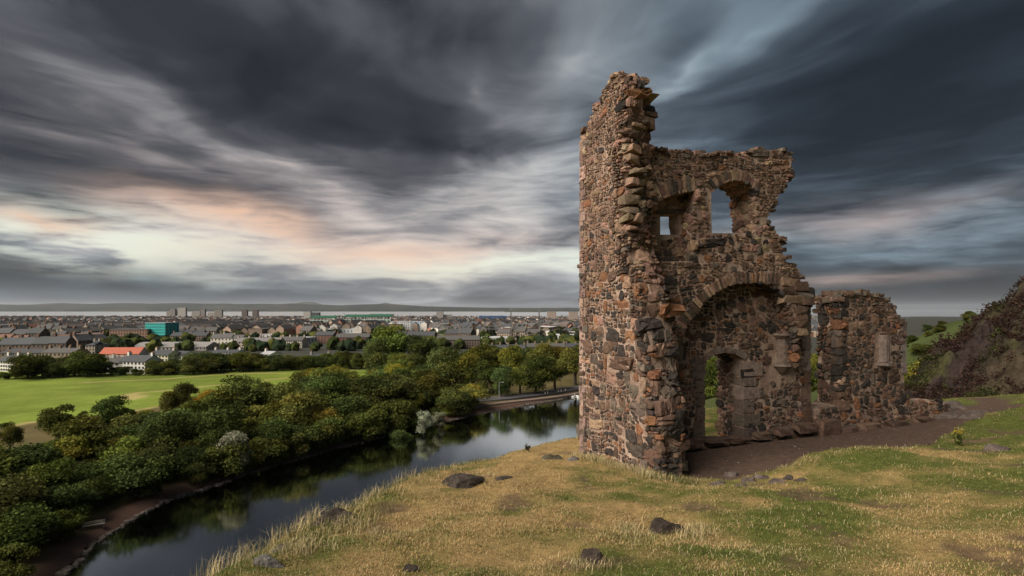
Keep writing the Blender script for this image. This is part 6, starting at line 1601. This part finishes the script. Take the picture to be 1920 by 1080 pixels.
def gravel():
    N = 9000; lo, hi = GRAVEL.min(0), GRAVEL.max(0); x = rng.uniform(lo[0], hi[0], N); y = rng.uniform(lo[1], min(hi[1], 19), N); ok = gravel_mask(x, y) > .3; x, y = x[ok], y[ok]; N = len(x); z = hill_z(x, y)
    T = np.array([(1, 0, 0), (-1, 0, 0), (0, 1, 0), (0, -1, 0), (0, 0, .6), (0, 0, -.6)], float); Tf = np.array([(0, 2, 4), (2, 1, 4), (1, 3, 4), (3, 0, 4)])
    R = rng.uniform(.006, .020, N) * np.where(rng.random(N) < .02, 2.2, 1); P = T[None] * R[:, None, None] * rng.uniform(.6, 1.4, (N, 6, 1)) + np.stack([x, y, z + R * .2], -1)[:, None]
    g = rng.uniform(.5, 1.6, (N, 1)); c = np.array([.10, .068, .058]) * g; c[rng.random(N) < .015] = (.35, .31, .28)
    o = link('gravel', mesh('gravel', P.reshape(-1, 3), (np.arange(N)[:, None, None] * 6 + Tf[None]).reshape(-1, 3), M_ROCK, np.repeat(c, 6, 0))); tag(o, 'small reddish-brown stones strewn over the chapel floor', 'gravel', kind='stuff')
gravel()


def weed(name, px, py, hpx, lab, leafc, flower, n, cat='plant'):
    x, y, z = hill_at(px, py); H = hpx / F * y; o = empty(name, (x, y, z)); mb = MB(); tips = []
    for k in range(n):
        a = rng.uniform(0, 6.28); sp = rng.uniform(.1, .4) * H; tip = (math.cos(a) * sp, math.sin(a) * sp, H * rng.uniform(.65, 1.0)); mb.tube([(0, 0, -.03), (tip[0] * .4, tip[1] * .4, tip[2] * .5), tip], [.006, .005, .003], 4, (.08, .09, .03)); tips.append(tip)
    mb.build('stem', M_GRASS, o); tp = np.array(tips); m = 22 * n; q = tp[rng.integers(0, n, m)] * rng.uniform(.15, .95, (m, 1)) + rng.normal(0, .02, (m, 3))
    V, Fq, cl = cards(q, rng.uniform(.015, .04, m), np.tile(leafc, (m, 1)) * rng.uniform(.6, 1.4, (m, 1))); link('foliage', mesh('foliage', V, Fq, M_LEAF, cl), o)
    if flower:
        m = 8 * n; q = tp[rng.integers(0, n, m)] + rng.normal(0, .018, (m, 3)); V, Fq, cl = cards(q, rng.uniform(.008, .016, m), np.tile(flower, (m, 1))); link('flower_heads', mesh('flower_heads', V, Fq, M_LEAF, cl), o)['kind'] = 'stuff'
    tag(o, lab, cat)
weed('ragwort_plant', 1797, 836, 30, 'leafy ragwort plant with yellow flowers at the gravel\'s right edge', (.09, .10, .03), (.45, .30, .02), 12)
weed('thistle_plant', 989, 846, 14, 'small dark thistle on the hill\'s edge against the water', (.05, .05, .03), (.08, .06, .05), 5)

# ------------------------------------------------------------------ haze
def haze():
    mb = MB(); mb.box(-70000, 70000, -2000, 95000, -120, 700); m = bpy.data.materials.new('haze'); m.use_nodes = True; t = NT(m.node_tree); t.n.clear()
    out = t.new('ShaderNodeOutputMaterial'); v = t.new('ShaderNodeVolumePrincipled'); v.inputs['Density'].default_value = 1.1e-5; v.inputs['Color'].default_value = (.8, .86, .95, 1); v.inputs['Anisotropy'].default_value = 0.2
    t.l.new(v.outputs[0], out.inputs['Volume']); me = mesh('haze', mb.v, mb.f, m); o = link('haze', me); tag(o, 'thin grey-blue evening haze over the town and firth', 'haze', kind='stuff')
HAZE = True
if HAZE: haze()
